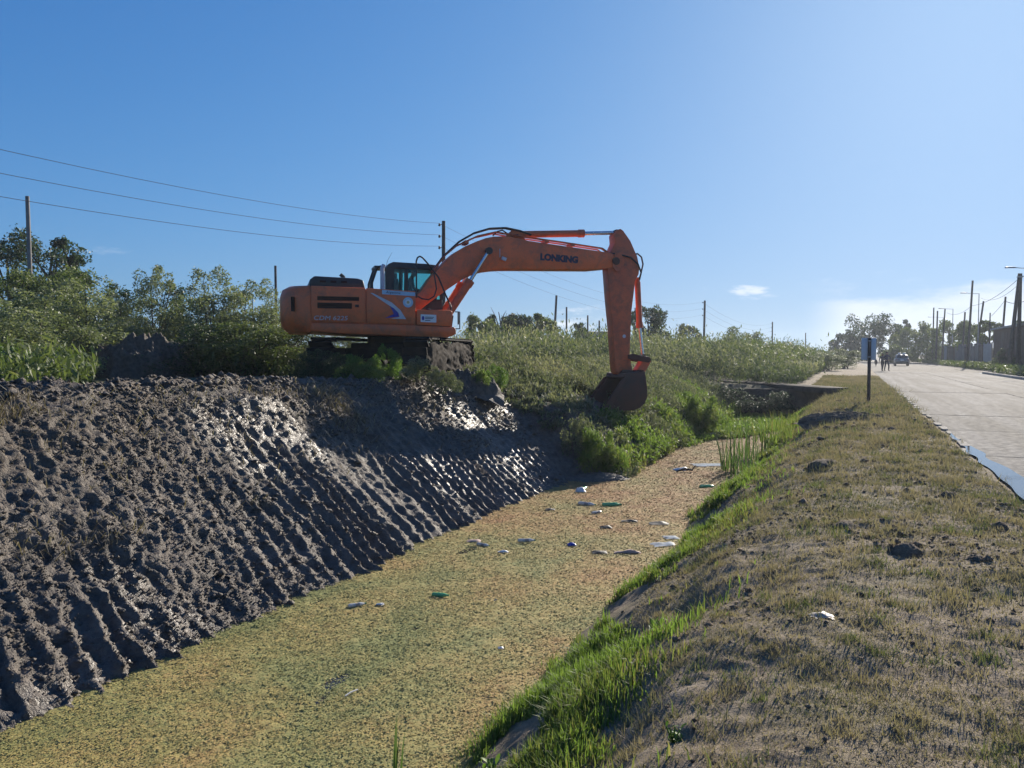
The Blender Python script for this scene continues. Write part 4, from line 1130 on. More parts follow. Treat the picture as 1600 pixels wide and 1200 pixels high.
# rough grass along the far side of the street
N = 3200
s = 45 * (170 / 45) ** r.random(N); t = r.uniform(10.6, 13.6, N)
x, y = W(s, t); ok = in_view(x, y) & ~((s > 73) & (t < 11.4))
s, t = s[ok], t[ok]; n = len(s)
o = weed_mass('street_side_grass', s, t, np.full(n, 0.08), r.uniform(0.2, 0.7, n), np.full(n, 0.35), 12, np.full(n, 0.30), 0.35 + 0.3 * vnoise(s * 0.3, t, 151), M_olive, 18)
tag(o, 'rough grass growing along the wall across the street', 'grass', kind='stuff')
# weeds between bank rim and shrubs, round the excavator
N = 2600
s = r.uniform(6, 24, N); t = r.uniform(-24, -11.3, N)
x, y = W(s, t)
loc = np.hypot(x - EX_O.x, y - EX_O.y)
px_ = x / y * 1200 + 800
ok = (y > 3) & (loc > 2.6) & (px_ > -120) & (px_ < 800) & ((y > 20.5) | (px_ < 140)) & ~((px_ > 150) & (px_ < 300) & (y < 23))
s, t = s[ok], t[ok]; n = len(s)
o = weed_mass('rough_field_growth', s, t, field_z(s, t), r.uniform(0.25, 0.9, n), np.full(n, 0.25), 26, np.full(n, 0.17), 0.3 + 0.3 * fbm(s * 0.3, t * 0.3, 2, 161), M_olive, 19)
tag(o, 'low rough growth at the foot of the shrubs behind the bank', 'weeds', kind='stuff')

# --- shrubs and trees, one thing each -------------------------------
def crown(seed, n_leaf, leaf, clumps, asp=0.42, up=0.35, droop=0.0, shell=0.55):
    """leaf quads over a set of clumps (centre, radius)"""
    r = np.random.default_rng(seed)
    c = np.array([k[0] for k in clumps]); rad = np.array([k[1] for k in clumps])
    pr = rad ** 2; pr /= pr.sum()
    i = r.choice(len(c), n_leaf, p=pr)
    d = r.normal(0, 1, (n_leaf, 3)); d[:, 2] += up; d /= np.linalg.norm(d, axis=1)[:, None]
    q = shell + (1 - shell) * r.random(n_leaf) ** 0.6
    q *= np.where(r.random(n_leaf) < 0.10, 1.35, 1.0)             # stray shoots break the outline
    p = c[i] + d * (rad[i] * q)[:, None]
    p[:, 2] -= droop * rad[i] * r.random(n_leaf)
    L = leaf * r.uniform(0.55, 1.5, n_leaf)
    a = r.normal(0, 1, (n_leaf, 3)) * 0.8 + d * 0.5; a[:, 2] -= 0.15 + droop * 2.0
    a /= np.linalg.norm(a, axis=1)[:, None]
    b = np.cross(a, r.normal(0, 1, (n_leaf, 3))); b /= np.linalg.norm(b, axis=1)[:, None]
    V = np.stack([p - a * (L / 2)[:, None], p + b * (L * asp / 2)[:, None], p + a * (L / 2)[:, None], p - b * (L * asp / 2)[:, None]], 1).reshape(-1, 3)
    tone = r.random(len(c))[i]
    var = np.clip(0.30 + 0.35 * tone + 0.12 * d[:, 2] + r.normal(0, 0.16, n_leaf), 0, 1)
    return V, np.repeat(var, 4)
def shrub_clumps(seed, H, Rw, n, r0, r1, top=1.0):
    r = np.random.default_rng(seed); out = []
    for k in range(n):
        f = r.random() ** 0.8
        a = r.uniform(0, 2 * math.pi); q = math.sqrt(r.random()) * Rw * math.sqrt(max(0.05, 1 - (f * 0.92) ** 2.2))
        rr = r.uniform(r0, r1) * (1.05 - 0.45 * f)
        out.append(((q * math.cos(a), q * math.sin(a), rr * 0.6 + f * (H - rr * 1.4) * r.uniform(0.82, top)), rr))
    for k in range(max(2, n // 16)):                                # slim leaders above the mass
        a = r.uniform(0, 2 * math.pi); q = r.random() * Rw * 0.6; f = r.uniform(0.8, 1.0)
        for j in range(2):
            out.append(((q * math.cos(a), q * math.sin(a), H * (f - 0.02 + 0.03 * j)), r0 * (0.75 - 0.2 * j)))
    return out
def stems(seed, tops, base_r, spread):
    r = random.Random(seed); mb = MB()
    for (x, y, z) in tops:
        bx, by = r.uniform(-spread, spread), r.uniform(-spread, spread)
        mb.tube([(bx, by, -0.15), (bx * 0.6 + x * 0.3, by * 0.6 + y * 0.3, z * 0.45), (x, y, z)], [base_r, base_r * 0.7, base_r * 0.25], 5)
    return mb
PROTO = {}
def make_proto(key, mat, seed, H, Rw, ncl, r0, r1, n_leaf, leaf, droop=0.0, asp=0.42):
    cl = shrub_clumps(seed, H, Rw, ncl, r0, r1)
    V, var = crown(seed + 1, n_leaf, leaf, cl, asp, 0.35, droop)
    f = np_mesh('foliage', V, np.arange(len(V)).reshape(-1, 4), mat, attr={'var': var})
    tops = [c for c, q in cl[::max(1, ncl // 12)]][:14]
    st = stems(seed, tops, 0.028 * H / 3 + 0.006, Rw * 0.25).build('stem', M_bark, None)
    PROTO[key] = (f, st, H, Rw)
    for o in (f, st): COL.objects.unlink(o)
make_proto('pale_a', M_pale, 201, 3.2, 1.35, 56, 0.28, 0.52, 15000, 0.075)
make_proto('pale_b', M_pale, 211, 3.2, 1.15, 50, 0.24, 0.46, 13000, 0.072, 0.15)
make_proto('olive_a', M_olive, 221, 3.2, 1.3, 52, 0.28, 0.54, 14000, 0.076)
make_proto('dark_a', M_dark, 231, 3.0, 1.3, 48, 0.30, 0.56, 13000, 0.078)
make_proto('bright_a', M_bright, 241, 1.0, 0.75, 40, 0.12, 0.24, 9000, 0.045, 0.1, 0.40)
make_proto('tussock', M_lush, 251, 0.9, 0.7, 26, 0.16, 0.30, 5200, 0.15, 0.45, 0.10)
make_proto('grey_low', M_weed, 261, 1.0, 0.8, 28, 0.16, 0.30, 4500, 0.09, 0.1, 0.25)
def plant(name, proto, x, y, z, H, width, label, cat='shrub', group=None, rz=None, seed=0):
    f, st, h0, r0 = PROTO[proto]
    rr = random.Random(seed + int(abs(x) * 100))
    e = empty(name, (x, y, z), rr.uniform(0, 6.28) if rz is None else rz)
    tag(e, label, cat, group)
    k = width / 2 / (r0 * 1.15)
    e.scale = (k, k, H / (h0 * 1.06))
    for src in (f, st):
        q = src.copy(); COL.objects.link(q); q.parent = e
    return e
G1 = 'shrubs along the back of the bank'
# column, depth, row of its top, width in photo pixels, kind, label
SHRUBS = [
 (-30, 17.0, 452, 230, 'pale_a', 'broad grey-green shrub at the left picture edge before the bank'),
 (66, 19.0, 438, 185, 'pale_b', 'grey-green shrub at the foot of the lone left pole'),
 (128, 21.5, 432, 150, 'pale_a', 'grey-green shrub just right of the lone left pole'),
 (20, 25.0, 402, 190, 'olive_a', 'tall olive shrub left of the lone pole, under the dark trees'),
 (112, 27.0, 398, 170, 'olive_a', 'tall olive shrub behind the lone pole, under the right dark tree'),
 (176, 24.0, 455, 110, 'pale_b', 'grey-green shrub leaning over the left end of the spoil heap'),
 (208, 27.0, 436, 110, 'dark_a', 'dark green shrub directly behind the spoil heap'),
 (247, 25.0, 405, 92, 'pale_b', 'slender pale shrub taller than its neighbours behind the spoil heap'),
 (292, 26.5, 432, 95, 'dark_a', 'dark shrub between the two pale tall shrubs'),
 (338, 24.5, 410, 105, 'pale_a', 'tall pale shrub midway between spoil heap and excavator'),
 (388, 26.0, 428, 105, 'pale_b', 'pale feathery shrub left of the short pole'),
 (430, 25.0, 446, 95, 'pale_a', 'pale shrub at the short pole beside the counterweight'),
 (308, 21.5, 500, 130, 'dark_a', 'low dark shrub right of the spoil heap in shade'),
 (392, 21.5, 492, 140, 'olive_a', 'low olive shrub between spoil heap and excavator'),
 (452, 22.5, 500, 110, 'dark_a', 'dark shrub tucked under the excavator counterweight'),
 (545, 27.0, 505, 190, 'pale_a', 'pale shrub seen through the gap under the excavator house'),
 (12, 15.6, 538, 150, 'bright_a', 'low bright green plant at the left edge on the bank top'),
 (92, 16.0, 548, 60, 'bright_a', 'small bright green plant on the bank top below the lone pole'),
]
for i, (u, dep, top, wpx, kind, lab) in enumerate(SHRUBS):
    x, y = side(u, dep), dep
    s_, t_ = ST(x, y); zg = float(field_z(np.array(s_), np.array(t_))) - 0.05
    plant('shrub' if kind != 'bright_a' else 'leafy_plant', kind, x, y, zg, hgt(top, dep) - zg , wpx / 1200 * dep * (1.45 if kind != 'bright_a' and wpx < 160 else 1.1), lab, 'shrub' if kind != 'bright_a' else 'plant', G1, seed=i)
G2 = 'plants round the excavator tracks'
for (u, dep, zg, H, wm, kind, lab, cat) in [
 (492, 16.9, 0.95, 0.80, 1.5, 'dark_a', 'dark low weed before the left track end', 'plant'),
 (538, 16.6, 0.95, 0.72, 1.3, 'dark_a', 'dark low weed between left track end and grass tussock', 'plant'),
 (690, 16.5, 0.80, 0.50, 0.9, 'grey_low', 'grey weed on the mud before the right track', 'plant'),
 (604, 16.6, 0.98, 0.85, 0.85, 'bright_a', 'leafy green plant in front of the excavator between its tracks', 'plant'),
 (565, 16.2, 0.98, 0.62, 1.1, 'tussock', 'grass tussock at the foot of the near end of the tracks', 'grass tussock'),
 (655, 16.4, 1.0, 0.55, 0.9, 'grey_low', 'grey low weed at the foot of the right track end', 'plant'),
 (775, 19.5, 0.72, 0.65, 0.8, 'bright_a', 'green weed at the far end of the right track', 'plant'),
 (748, 18.2, 0.85, 0.4, 0.6, 'tussock', 'small tussock beside the mud heap at the right track', 'grass tussock'),
 (932, 17.6, -1.15, 1.10, 1.25, 'tussock', 'grass clump overhanging the canal under the bucket', 'grass tussock'),
 (905, 17.9, -0.75, 0.95, 0.9, 'grey_low', 'dry tuft on the canal bank left of the bucket shadow', 'grass tussock'),
 (958, 17.9, -1.2, 0.75, 0.7, 'bright_a', 'bright leafy clump at the water line under the bucket', 'plant'),
 (1092, 26.5, -1.2, 1.55, 1.9, 'tussock', 'rounded fresh green bush at the canal head', 'bush'),
 (1030, 24.5, -0.9, 1.1, 1.5, 'tussock', 'green bush on the far canal bank right of the bucket', 'bush'),
 (1150, 34.3, -1.1, 1.30, 3.0, 'dark_a', 'dark creeper hanging over the culvert wall', 'bush'),
 (1214, 33.6, -1.0, 1.05, 2.0, 'dark_a', 'dark creeper over the right end of the culvert wall', 'bush'),
]:
    plant('bush' if cat == 'bush' else ('grass_tussock' if cat == 'grass tussock' else 'leafy_plant'), kind, side(u, dep), dep, zg, H, wm, lab, cat, G2 if dep < 20 else None)
G3 = 'dark bushes scattered in the field'
for i, (u, dep, H, wm, kind, lab) in enumerate([
 (838, 30, 1.15, 2.0, 'dark_a', 'dark field bush just left of the excavator arm'),
 (872, 27, 0.9, 1.4, 'grey_low', 'grey field bush left of the arm at the bank top'),
 (1042, 42, 1.5, 2.6, 'dark_a', 'dark field bush right of the bucket cylinder'),
 (1078, 38, 1.1, 1.8, 'dark_a', 'small dark field bush above the green canal-head bush'),
 (1158, 46, 1.5, 2.4, 'dark_a', 'dark field bush above the middle of the culvert'),
 (1205, 60, 1.9, 3.4, 'olive_a', 'olive field bush right of centre behind the culvert'),
 (1258, 62, 1.8, 3.6, 'olive_a', 'olive field bush above the right end of the culvert'),
 (1292, 72, 1.9, 4.5, 'pale_a', 'pale field bush left of the blue sign'),
 (1120, 62, 1.9, 4.0, 'pale_b', 'pale field bush under the middle distant pole'),
 (1318, 84, 2.3, 5.0, 'olive_a', 'olive bush at the street bend left of the sign'),
]):
    x = side(u, dep); s_, t_ = ST(x, dep)
    zg = float(field_z(np.array(s_), np.array(t_))) - 0.1 if t_ < -11 else 0.1
    plant('bush', kind, x, dep, zg, H, wm, lab, 'bush', G3, seed=i)

def tree(name, x, y, z, H, width, mat, label, seed, style='round', leaf=0.22, n_leaf=4200, trunk_r=None, group=None, crown_from=0.3):
    r = random.Random(seed)
    e = empty(name, (x, y, z)); tag(e, label, 'tree', group)
    tr = trunk_r or 0.022 * H + 0.03
    mb = MB(); Rw = width / 2
    mb.tube([(0, 0, -0.3), (r.uniform(-.1, .1), r.uniform(-.1, .1), H * 0.25), (r.uniform(-.2, .2), r.uniform(-.2, .2), H * 0.55), (r.uniform(-.3, .3), r.uniform(-.3, .3), H * 0.85)], [tr, tr * 0.8, tr * 0.55, tr * 0.2], 8)
    cl = []
    nb = 13 if style != 'umbrella' else 11
    for k in range(nb):
        f = crown_from + (1 - crown_from) * (k + r.random()) / nb
        a = k * 2.4 + r.uniform(-.5, .5)
        if style == 'umbrella': reach = Rw * (0.45 + 0.55 * f) * r.uniform(0.6, 1.0); zt = H * (0.50 + 0.45 * f * r.uniform(0.8, 1.05))
        elif style == 'cone': reach = Rw * (1.05 - f) * r.uniform(0.7, 1.1) + 0.1 * Rw; zt = H * f
        else: reach = Rw * math.sqrt(max(0.05, 1 - ((f - 0.55) / 0.55) ** 2)) * r.uniform(0.55, 0.95); zt = H * (f * 0.9 + 0.05)
        z0 = zt * r.uniform(0.55, 0.75)
        tip = (math.cos(a) * reach, math.sin(a) * reach, zt)
        mb.tube([(0, 0, z0), (tip[0] * 0.5, tip[1] * 0.5, (z0 + zt) / 2 + 0.04 * H), tip], [tr * 0.38, tr * 0.25, tr * 0.08], 5)
        q = (0.17 if style != 'umbrella' else 0.15) * width * r.uniform(0.7, 1.15)
        cl.append((tip, q))
        for j in range(3):
            cl.append(((tip[0] + r.uniform(-1, 1) * q, tip[1] + r.uniform(-1, 1) * q, tip[2] + r.uniform(-0.7, 0.8) * q), q * r.uniform(0.45, 0.8)))
    mb.build('trunk', M_bark, e)
    V, var = crown(seed, n_leaf, leaf, cl, 0.45, 0.25, 0.5 if style == 'willow' else 0.0)
    if style == 'willow':
        V = V.reshape(-1, 4, 3); rr = np.random.default_rng(seed)
        V[:, :, 2] -= (rr.random(len(V)) ** 2 * 0.22 * H)[:, None]; V = V.reshape(-1, 3)
    V[:, 2] = np.maximum(V[:, 2], 0.1)
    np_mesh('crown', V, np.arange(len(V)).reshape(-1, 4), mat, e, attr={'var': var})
    return e
G4 = 'trees beyond the field'; G5 = 'trees at the end of the street'; G6 = 'trees above the street wall'
TREES = [  # column, depth, top row, width px, material, style, group, label
 (82, 40, 362, 130, M_dark, 'round', None, 'dark tree right behind the lone left pole'),
 (18, 42, 366, 120, M_dark, 'round', None, 'dark tree at the left picture edge behind the shrubs'),
 (116, 41, 366, 60, M_dark, 'round', None, 'small dark tree crown right of the lone left pole'),
 (752, 62, 496, 55, M_olive, 'round', G4, 'small tree in the field just right of the boom cylinder'),
 (782, 68, 470, 62, M_dark, 'willow', G4, 'tallest drooping tree of the clump under the boom'),
 (815, 70, 480, 62, M_dark, 'willow', G4, 'drooping tree at the right of the clump under the boom'),
 (850, 64, 492, 52, M_olive, 'round', G4, 'loose olive tree at the leaning pole under the boom'),
 (912, 98, 508, 34, M_dark, 'round', G4, 'dark tree against the left end of the shed'),
 (1014, 72, 474, 66, M_dark, 'round', G4, 'round tree right behind the excavator arm'),
 (1078, 110, 508, 42, M_dark, 'round', G4, 'small round tree beside the tall distant pole'),
 (1160, 120, 519, 60, M_olive, 'round', G4, 'low tree on the skyline right of the tall distant pole'),
 (1358, 150, 490, 64, M_dark, 'umbrella', G5, 'tall open-crowned tree rising above the blue sign'),
 (1318, 165, 522, 40, M_dark, 'round', G5, 'low dark tree left of the sign at the street end'),
 (1342, 160, 516, 42, M_dark, 'round', G5, 'dark tree below the open-crowned tree at the street end'),
 (1392, 150, 505, 52, M_dark, 'round', G5, 'dark tree right of the sign behind the two walkers'),
 (1408, 165, 497, 22, M_dark, 'umbrella', G5, 'thin tree top standing out above the street-end trees'),
 (1420, 140, 515, 48, M_olive, 'round', G5, 'olive tree behind the car'),
 (1448, 135, 508, 52, M_olive, 'round', G5, 'olive tree right of the car at the wall end'),
 (1400, 128, 545, 40, M_olive, 'round', G5, 'low pale bushy tree between walkers and car'),
 (1482, 125, 498, 52, M_olive, 'round', G6, 'olive tree behind the leftmost street poles'),
 (1512, 112, 502, 46, M_olive, 'round', G6, 'olive tree behind the tall lamp pole with crossarm'),
 (1545, 98, 497, 44, M_olive, 'round', G6, 'olive tree above the grey gate'),
 (1596, 92, 503, 60, M_dark, 'round', G6, 'dark tree behind the thick pole at the right edge'),
]
for i, (u, dep, top, wpx, mat, style, grp, lab) in enumerate(TREES):
    x = side(u, dep); s_, t_ = ST(x, dep)
    zg = float(field_z(np.array(s_), np.array(t_))) - 0.1 if t_ < -11 else 0.0
    tree('tree', x, dep, zg, (hgt(top, dep) - zg) * 0.97, wpx / 1200 * dep, mat, lab, 300 + i, style, leaf=0.10 + 0.0018 * dep, n_leaf=7500 if dep < 100 else (2600 if style == 'umbrella' else 5600), group=grp, crown_from=0.04 if style == 'round' else 0.3)

# --- cattails at the water's edge and single plants in the foreground
def blades_plant(name, s0, t0, z0, n, h0, h1, w, lean, spread, mat, label, cat, seed, parts='leaf', group=None):
    rr = np.random.default_rng(seed)
    X0, Y0 = W(s0, t0)
    e = empty(name, (X0, Y0, z0)); tag(e, label, cat, group)
    for k in range(n):
        a = rr.uniform(0, 6.28); q = spread * math.sqrt(rr.random()); h = rr.uniform(h0, h1); ln = abs(rr.normal(lean, lean * 0.6)); az = rr.uniform(0, 6.28)
        m = 6; vs_ = []; x = q * math.cos(a); y = q * math.sin(a); z = -0.02
        wx, wy = math.cos(az + 1.57 + rr.normal(0, .4)), math.sin(az + 1.57)
        for j in range(m):
            f = j / (m - 1); ww = w * (1 - f ** 2.2) * 0.5 + 0.0008
            vs_ += [(x - wx * ww, y - wy * ww, z), (x + wx * ww, y + wy * ww, z)]
            th = ln * (0.3 + 1.5 * f * f); x += math.cos(az) * math.sin(th) * h / (m - 1); y += math.sin(az) * math.sin(th) * h / (m - 1); z += math.cos(th) * h / (m - 1)
        o = np_mesh(parts, vs_, [(2 * j, 2 * j + 1, 2 * j + 3, 2 * j + 2) for j in range(m - 1)], mat, e, smooth=True, attr={'var': np.full(2 * m, float(np.clip(rr.normal(0.4, 0.25), 0, 1)))})
    return e
M_reed = leafy('reed_leaf', (0.045, 0.085, 0.028), (0.075, 0.130, 0.040), (0.16, 0.20, 0.08), 0.35, 0.5)
blades_plant('cattail_clump', 18.9, -2.42, -1.2, 46, 0.35, 1.65, 0.032, 0.32, 0.45, M_reed, 'tall cattail clump standing in the canal at the near bank', 'cattails', 5)
blades_plant('cattail_clump', 18.0, -2.30, -1.2, 26, 0.2, 0.95, 0.030, 0.38, 0.34, M_reed, 'shorter cattail clump in front of the tall one', 'cattails', 6)
blades_plant('cattail_clump', 21.5, -2.35, -1.2, 24, 0.5, 1.3, 0.034, 0.22, 0.45, M_reed, 'cattail clump just behind the tallest one', 'cattails', 7)
blades_plant('reed', 3.95, -2.52, -1.2, 5, 0.35, 0.75, 0.018, 0.22, 0.04, M_reed, 'single reed with long blades at the bottom picture edge', 'reed', 8)
blades_plant('grass_tuft', 21.8, -1.75, -0.75, 170, 0.2, 0.75, 0.016, 0.40, 0.65, M_lush, 'tall fresh grass tuft behind the cattails', 'grass tuft', 9)
blades_plant('grass_tuft', 23.8, -1.55, -0.6, 150, 0.2, 0.65, 0.016, 0.40, 0.7, M_lush, 'fresh grass tuft nearest the culvert on the near bank', 'grass tuft', 10)
def broadleaf(s0, t0, n, L, label, seed):
    rr = random.Random(seed); X0, Y0 = W(s0, t0); z0 = float(verge_z(np.array(s0), np.array(t0)))
    e = empty('broadleaf_weed', (X0, Y0, z0)); tag(e, label, 'weed', 'broad-leaved weeds on the near bank')
    for k in range(n):
        az = k * 2.4 + rr.uniform(-.4, .4); l = L * rr.uniform(0.6, 1.15); el = rr.uniform(0.5, 1.25); h = rr.uniform(0.01, 0.09)
        d = Vector((math.cos(az) * math.cos(el), math.sin(az) * math.cos(el), math.sin(el))); b = Vector((-math.sin(az), math.cos(az), 0)); nn = d.cross(b)
        o0 = Vector((rr.uniform(-.04, .04), rr.uniform(-.04, .04), h))
        vs_ = [o0 - d * 0.03 - Vector((0, 0, h)), o0]
        vs_ = [o0]; 
        for f, ww in ((0.25, 0.15), (0.55, 0.18), (0.85, 0.09)):
            p = o0 + d * l * f - Vector((0, 0, 0.25 * l * f * f)); vs_ += [p - b * l * ww + nn * l * 0.05, p, p + b * l * ww + nn * l * 0.05]
        vs_.append(o0 + d * l - Vector((0, 0, 0.3 * l)))
        mbl = MB().add(vs_, [(0, 2, 1), (0, 3, 2), (1, 2, 5, 4), (2, 3, 6, 5), (4, 5, 8, 7), (5, 6, 9, 8), (7, 8, 10), (8, 9, 10)])
        mbl.tube([(0, 0, 0), o0], 0.004, 5)
        q = mbl.build('leaf', M_bright, e, smooth=True)
        at = q.data.attributes.new('var', 'FLOAT', 'POINT'); v = rr.uniform(0.3, 1.0)
        at.data.foreach_set('value', [v] * len(q.data.vertices))
for i, (s0, t0, n, L, lab) in enumerate([(3.75, -2.02, 24, 0.10, 'broad-leaved weed lowest on the near bank beside the reed'), (4.15, -1.98, 22, 0.09, 'broad-leaved weed a step above the lowest one'), (5.6, -1.30, 16, 0.08, 'broad-leaved weed on the bank lip in the foreground'), (3.6, -0.75, 12, 0.05, 'small broad-leaved weed in the turf at the bottom edge')]):
    broadleaf(s0, t0, n, L, lab, 50 + i)
# ================================================================== THINGS
def ground_at(x, y):
    s_, t_ = ST(x, y); s_, t_ = np.array(float(s_)), np.array(float(t_))
    if t_ < -11.1: return float(field_z(s_, t_))
    if t_ < -2.6: return float(canal_z(s_, t_))
    if t_ < 2.2: return float(verge_z(s_, t_))
    return 0.0 if t_ < 9.8 else 0.08

# --- earth heaps and clods
def heap(name, x, y, z, lx, ly, h, seed, label, cat, mat=None, rz=0.0, rough=1.0, group=None, n=46, attr_brown=0.3):
    u = np.linspace(-1.15, 1.15, n)
    U, V_ = np.meshgrid(u, u, indexing='ij'); q = np.sqrt(U ** 2 + V_ ** 2) + 0.16 * fbm(U * 2 + seed, V_ * 2, 3, seed)
    Z = h * np.clip(1 - q ** 2, 0, 1) ** 0.75
    k = sstep(1.12, 0.75, q)
    Z = Z + k * h * rough * (0.22 * billow(U * 2.4 + seed, V_ * 2.4, 3, seed + 1) + 0.10 * billow(U * 7, V_ * 7, 2, seed + 2) + 0.05 * fbm(U * 16, V_ * 16, 2, seed + 3))
    Z = np.where(q > 1.0, -0.05 - 1.2 * (q - 1.0) * max(h, 0.1), Z)
    o = np_mesh(name, np.stack([U * lx / 2, V_ * ly / 2, Z], -1).reshape(-1, 3), grid_faces(n, n), mat or M_mud, smooth=True, attr={'wet': np.zeros(n * n), 'brown': np.full(n * n, attr_brown)})
    o.location = (x, y, z); o.rotation_euler = (0, 0, rz)
    return tag(o, label, cat, group)
heap('spoil_heap', side(222, 21), 21, 0.82, 3.4, 2.4, 0.95, 401, 'heap of dark dug soil in front of the left shrubs', 'soil heap', rz=0.3, attr_brown=0.6, n=130, rough=2.0)
heap('mud_heap', side(728, 18.4), 18.4, 0.70, 1.6, 1.0, 0.38, 402, 'dark mud heap against the side of the right track', 'mud heap', attr_brown=0.5, n=100, rough=1.9)
heap('mud_tongue', *W(16.4, -5.15), WATER_Z - 0.03, 1.7, 0.8, 0.16, 403, 'flat tongue of dark mud reaching into the canal', 'mud', rz=0.2, attr_brown=0.2)
M_dirt = soil_material('loose_dirt', (0.075, 0.058, 0.043), (0.155, 0.123, 0.092), (0.25, 0.205, 0.155), (0.15, 0.135, 0.08), 0.2)
heap('dirt_heap', side(1322, 19.2), 19.2, -0.06, 2.3, 0.9, 0.15, 404, 'low heap of dark dirt on the verge before the sign', 'dirt heap', M_dirt, 0.1, 2.0, None, 110)
for i, (u, v, L, H, lab) in enumerate([
    (1420, 868, 0.20, 0.075, 'dark dirt clod on the verge, largest of the lone clods'),
    (1532, 884, 0.13, 0.04, 'small dirt clod on the verge right of the largest one'),
    (1292, 724, 0.42, 0.08, 'dark dirt lump on the verge beyond the cattails'),
    (1325, 822, 0.22, 0.05, 'flat dirt clod on the verge left of the largest one'),
    (1488, 780, 0.20, 0.06, 'dirt clod on the verge near the puddle'),
    (1568, 832, 0.12, 0.05, 'dirt clod at the right picture edge below the puddle')]):
    D = 1920 / (v - 553); x = side(u, D)
    heap('dirt_clod', x, D, ground_at(x, D) - 0.01, L * 1.4, L, H * 1.1, 410 + i, lab, 'dirt clod', M_dirt, 0.4 * i, 1.3, 'dirt clods on the verge', 22)
_r = random.Random(9)

# --- power poles and wires
M_wood = plain('weathered_pole_wood', (0.20, 0.175, 0.15), 0.85, 0, 0.2, 0.3, 5.0, (0.10, 0.085, 0.07), 0.4)
M_dwood = plain('dark_pole_wood', (0.075, 0.065, 0.060), 0.85, 0, 0.2, 0.3, 5.0, None, 0.4)
M_cpole = plain('grey_concrete_pole', (0.22, 0.21, 0.20), 0.85, 0, 0.2, 0.2, 3.0, (0.13, 0.12, 0.11), 0.3)
M_wire = plain('wire_sheath', (0.09, 0.09, 0.10), 0.85, 0, 0.1, 0.1)
M_insul = plain('insulator_ceramic', (0.05, 0.035, 0.03), 0.6, 0, 0.5, 0.1)
M_steel = plain('galvanised_steel', (0.30, 0.31, 0.32), 0.5, 0.7, 0.5, 0.15)
def pole(name, x, y, z, top, r0, r1, mat, label, lean=(0, 0), ins=(), group=None, ins_dir=(-1, 0)):
    e = empty(name, (x, y, z)); tag(e, label, 'pole', group)
    H = top - z
    MB().tube([(0, 0, -0.4), (lean[0] * 0.5, lean[1] * 0.5, H * 0.5), (lean[0], lean[1], H)], [r0, (r0 + r1) / 2, r1], 10).build('post', mat, e, smooth=True)
    for zi in ins:
        f = (zi - z) / H; bx, by = lean[0] * f, lean[1] * f
        dx, dy = ins_dir
        b = MB().tube([(bx, by, zi - z), (bx + dx * 0.22, by + dy * 0.22, zi - z)], 0.02, 6)
        br = b.build('bracket', M_steel, e)
        Mx = Matrix.Translation((bx + dx * 0.24, by + dy * 0.24, zi - z - 0.02))
        MB().lathe([(0.02, -0.06), (0.055, -0.05), (0.06, 0.0), (0.04, 0.02), (0.055, 0.04), (0.03, 0.09)], 10, 0, Mx).build('insulator', M_insul, br)
    return e
GP = 'power line poles across the field'
pd = (-CA, SA)
def P39(zs): return zs
line = [  # s, t, ground, top
    (-16.0, -18.9, 1.0, 8.3), (34.28, -18.93, 1.0, 8.27)]
z3 = (8.13, 7.55, 6.98)
xA, yA = W(-16.0, -18.9); xB, yB = side(693, 39), 39.0
pole('power_pole', xA, yA, 0.9, 8.3, 0.13, 0.095, M_dwood, 'power pole of the field line standing left outside the picture', (0, 0), z3, GP, pd)
pole('power_pole', xB, yB, 0.9, hgt(347, 39), 0.12, 0.09, M_dwood, 'power pole with three insulators rising behind the excavator cab', (0.03, 0), z3, GP, pd)
xC, yC = side(1099, 95), 95.0; zC = tuple(hgt(v, 95) for v in (473, 483, 493))
pole('power_pole', xC, yC, 0.5, hgt(470, 95), 0.15, 0.12, M_dwood, 'tallest distant power pole right of the excavator arm', (0.1, 0), zC, GP, pd)
xD, yD = side(1206, 160), 160.0; zD = tuple(hgt(v, 160) for v in (506, 512, 518))
pole('power_pole', xD, yD, 0.4, hgt(503, 160), 0.16, 0.13, M_dwood, 'distant power pole second right of the excavator arm', (0, 0), zD, GP, pd)
xE, yE = side(1258, 235), 235.0; zE = tuple(hgt(v, 235) for v in (522, 526, 530))
pole('power_pole', xE, yE, 0.4, hgt(520, 235), 0.18, 0.15, M_dwood, 'farthest power pole of the line before the street trees', (0, 0), (), GP, pd)
def wire(p, q, sag, label, r=0.014, group='power wires', n=28):
    p, q = Vector(p), Vector(q)
    pts = [p.lerp(q, k / n) - Vector((0, 0, 4 * sag * (k / n) * (1 - k / n))) for k in range(n + 1)]
    o = MB().tube(pts, r, 5).build('wire', M_wire, None, smooth=True)
    return tag(o, label, 'wire', group)
def off(x, y, z): return (x + pd[0] * 0.24, y + pd[1] * 0.24, z + 0.07)
nm3 = ('top', 'middle', 'bottom')
for k in range(3):
    wire(off(xA, yA, z3[k]), off(xB, yB, z3[k]), 1.62, f'{nm3[k]} of the three wires crossing the sky left of the excavator', 0.0075)
    wire(off(xB, yB, z3[k]), off(xC, yC, zC[k]), 1.7, f'{nm3[k]} of the three thin wires passing behind the boom', 0.006)
    wire(off(xC, yC, zC[k]), off(xD, yD, zD[k]), 1.4, f'{nm3[k]} of the faint wires between the two distant poles', 0.010)
GQ = 'single poles standing among the plants'
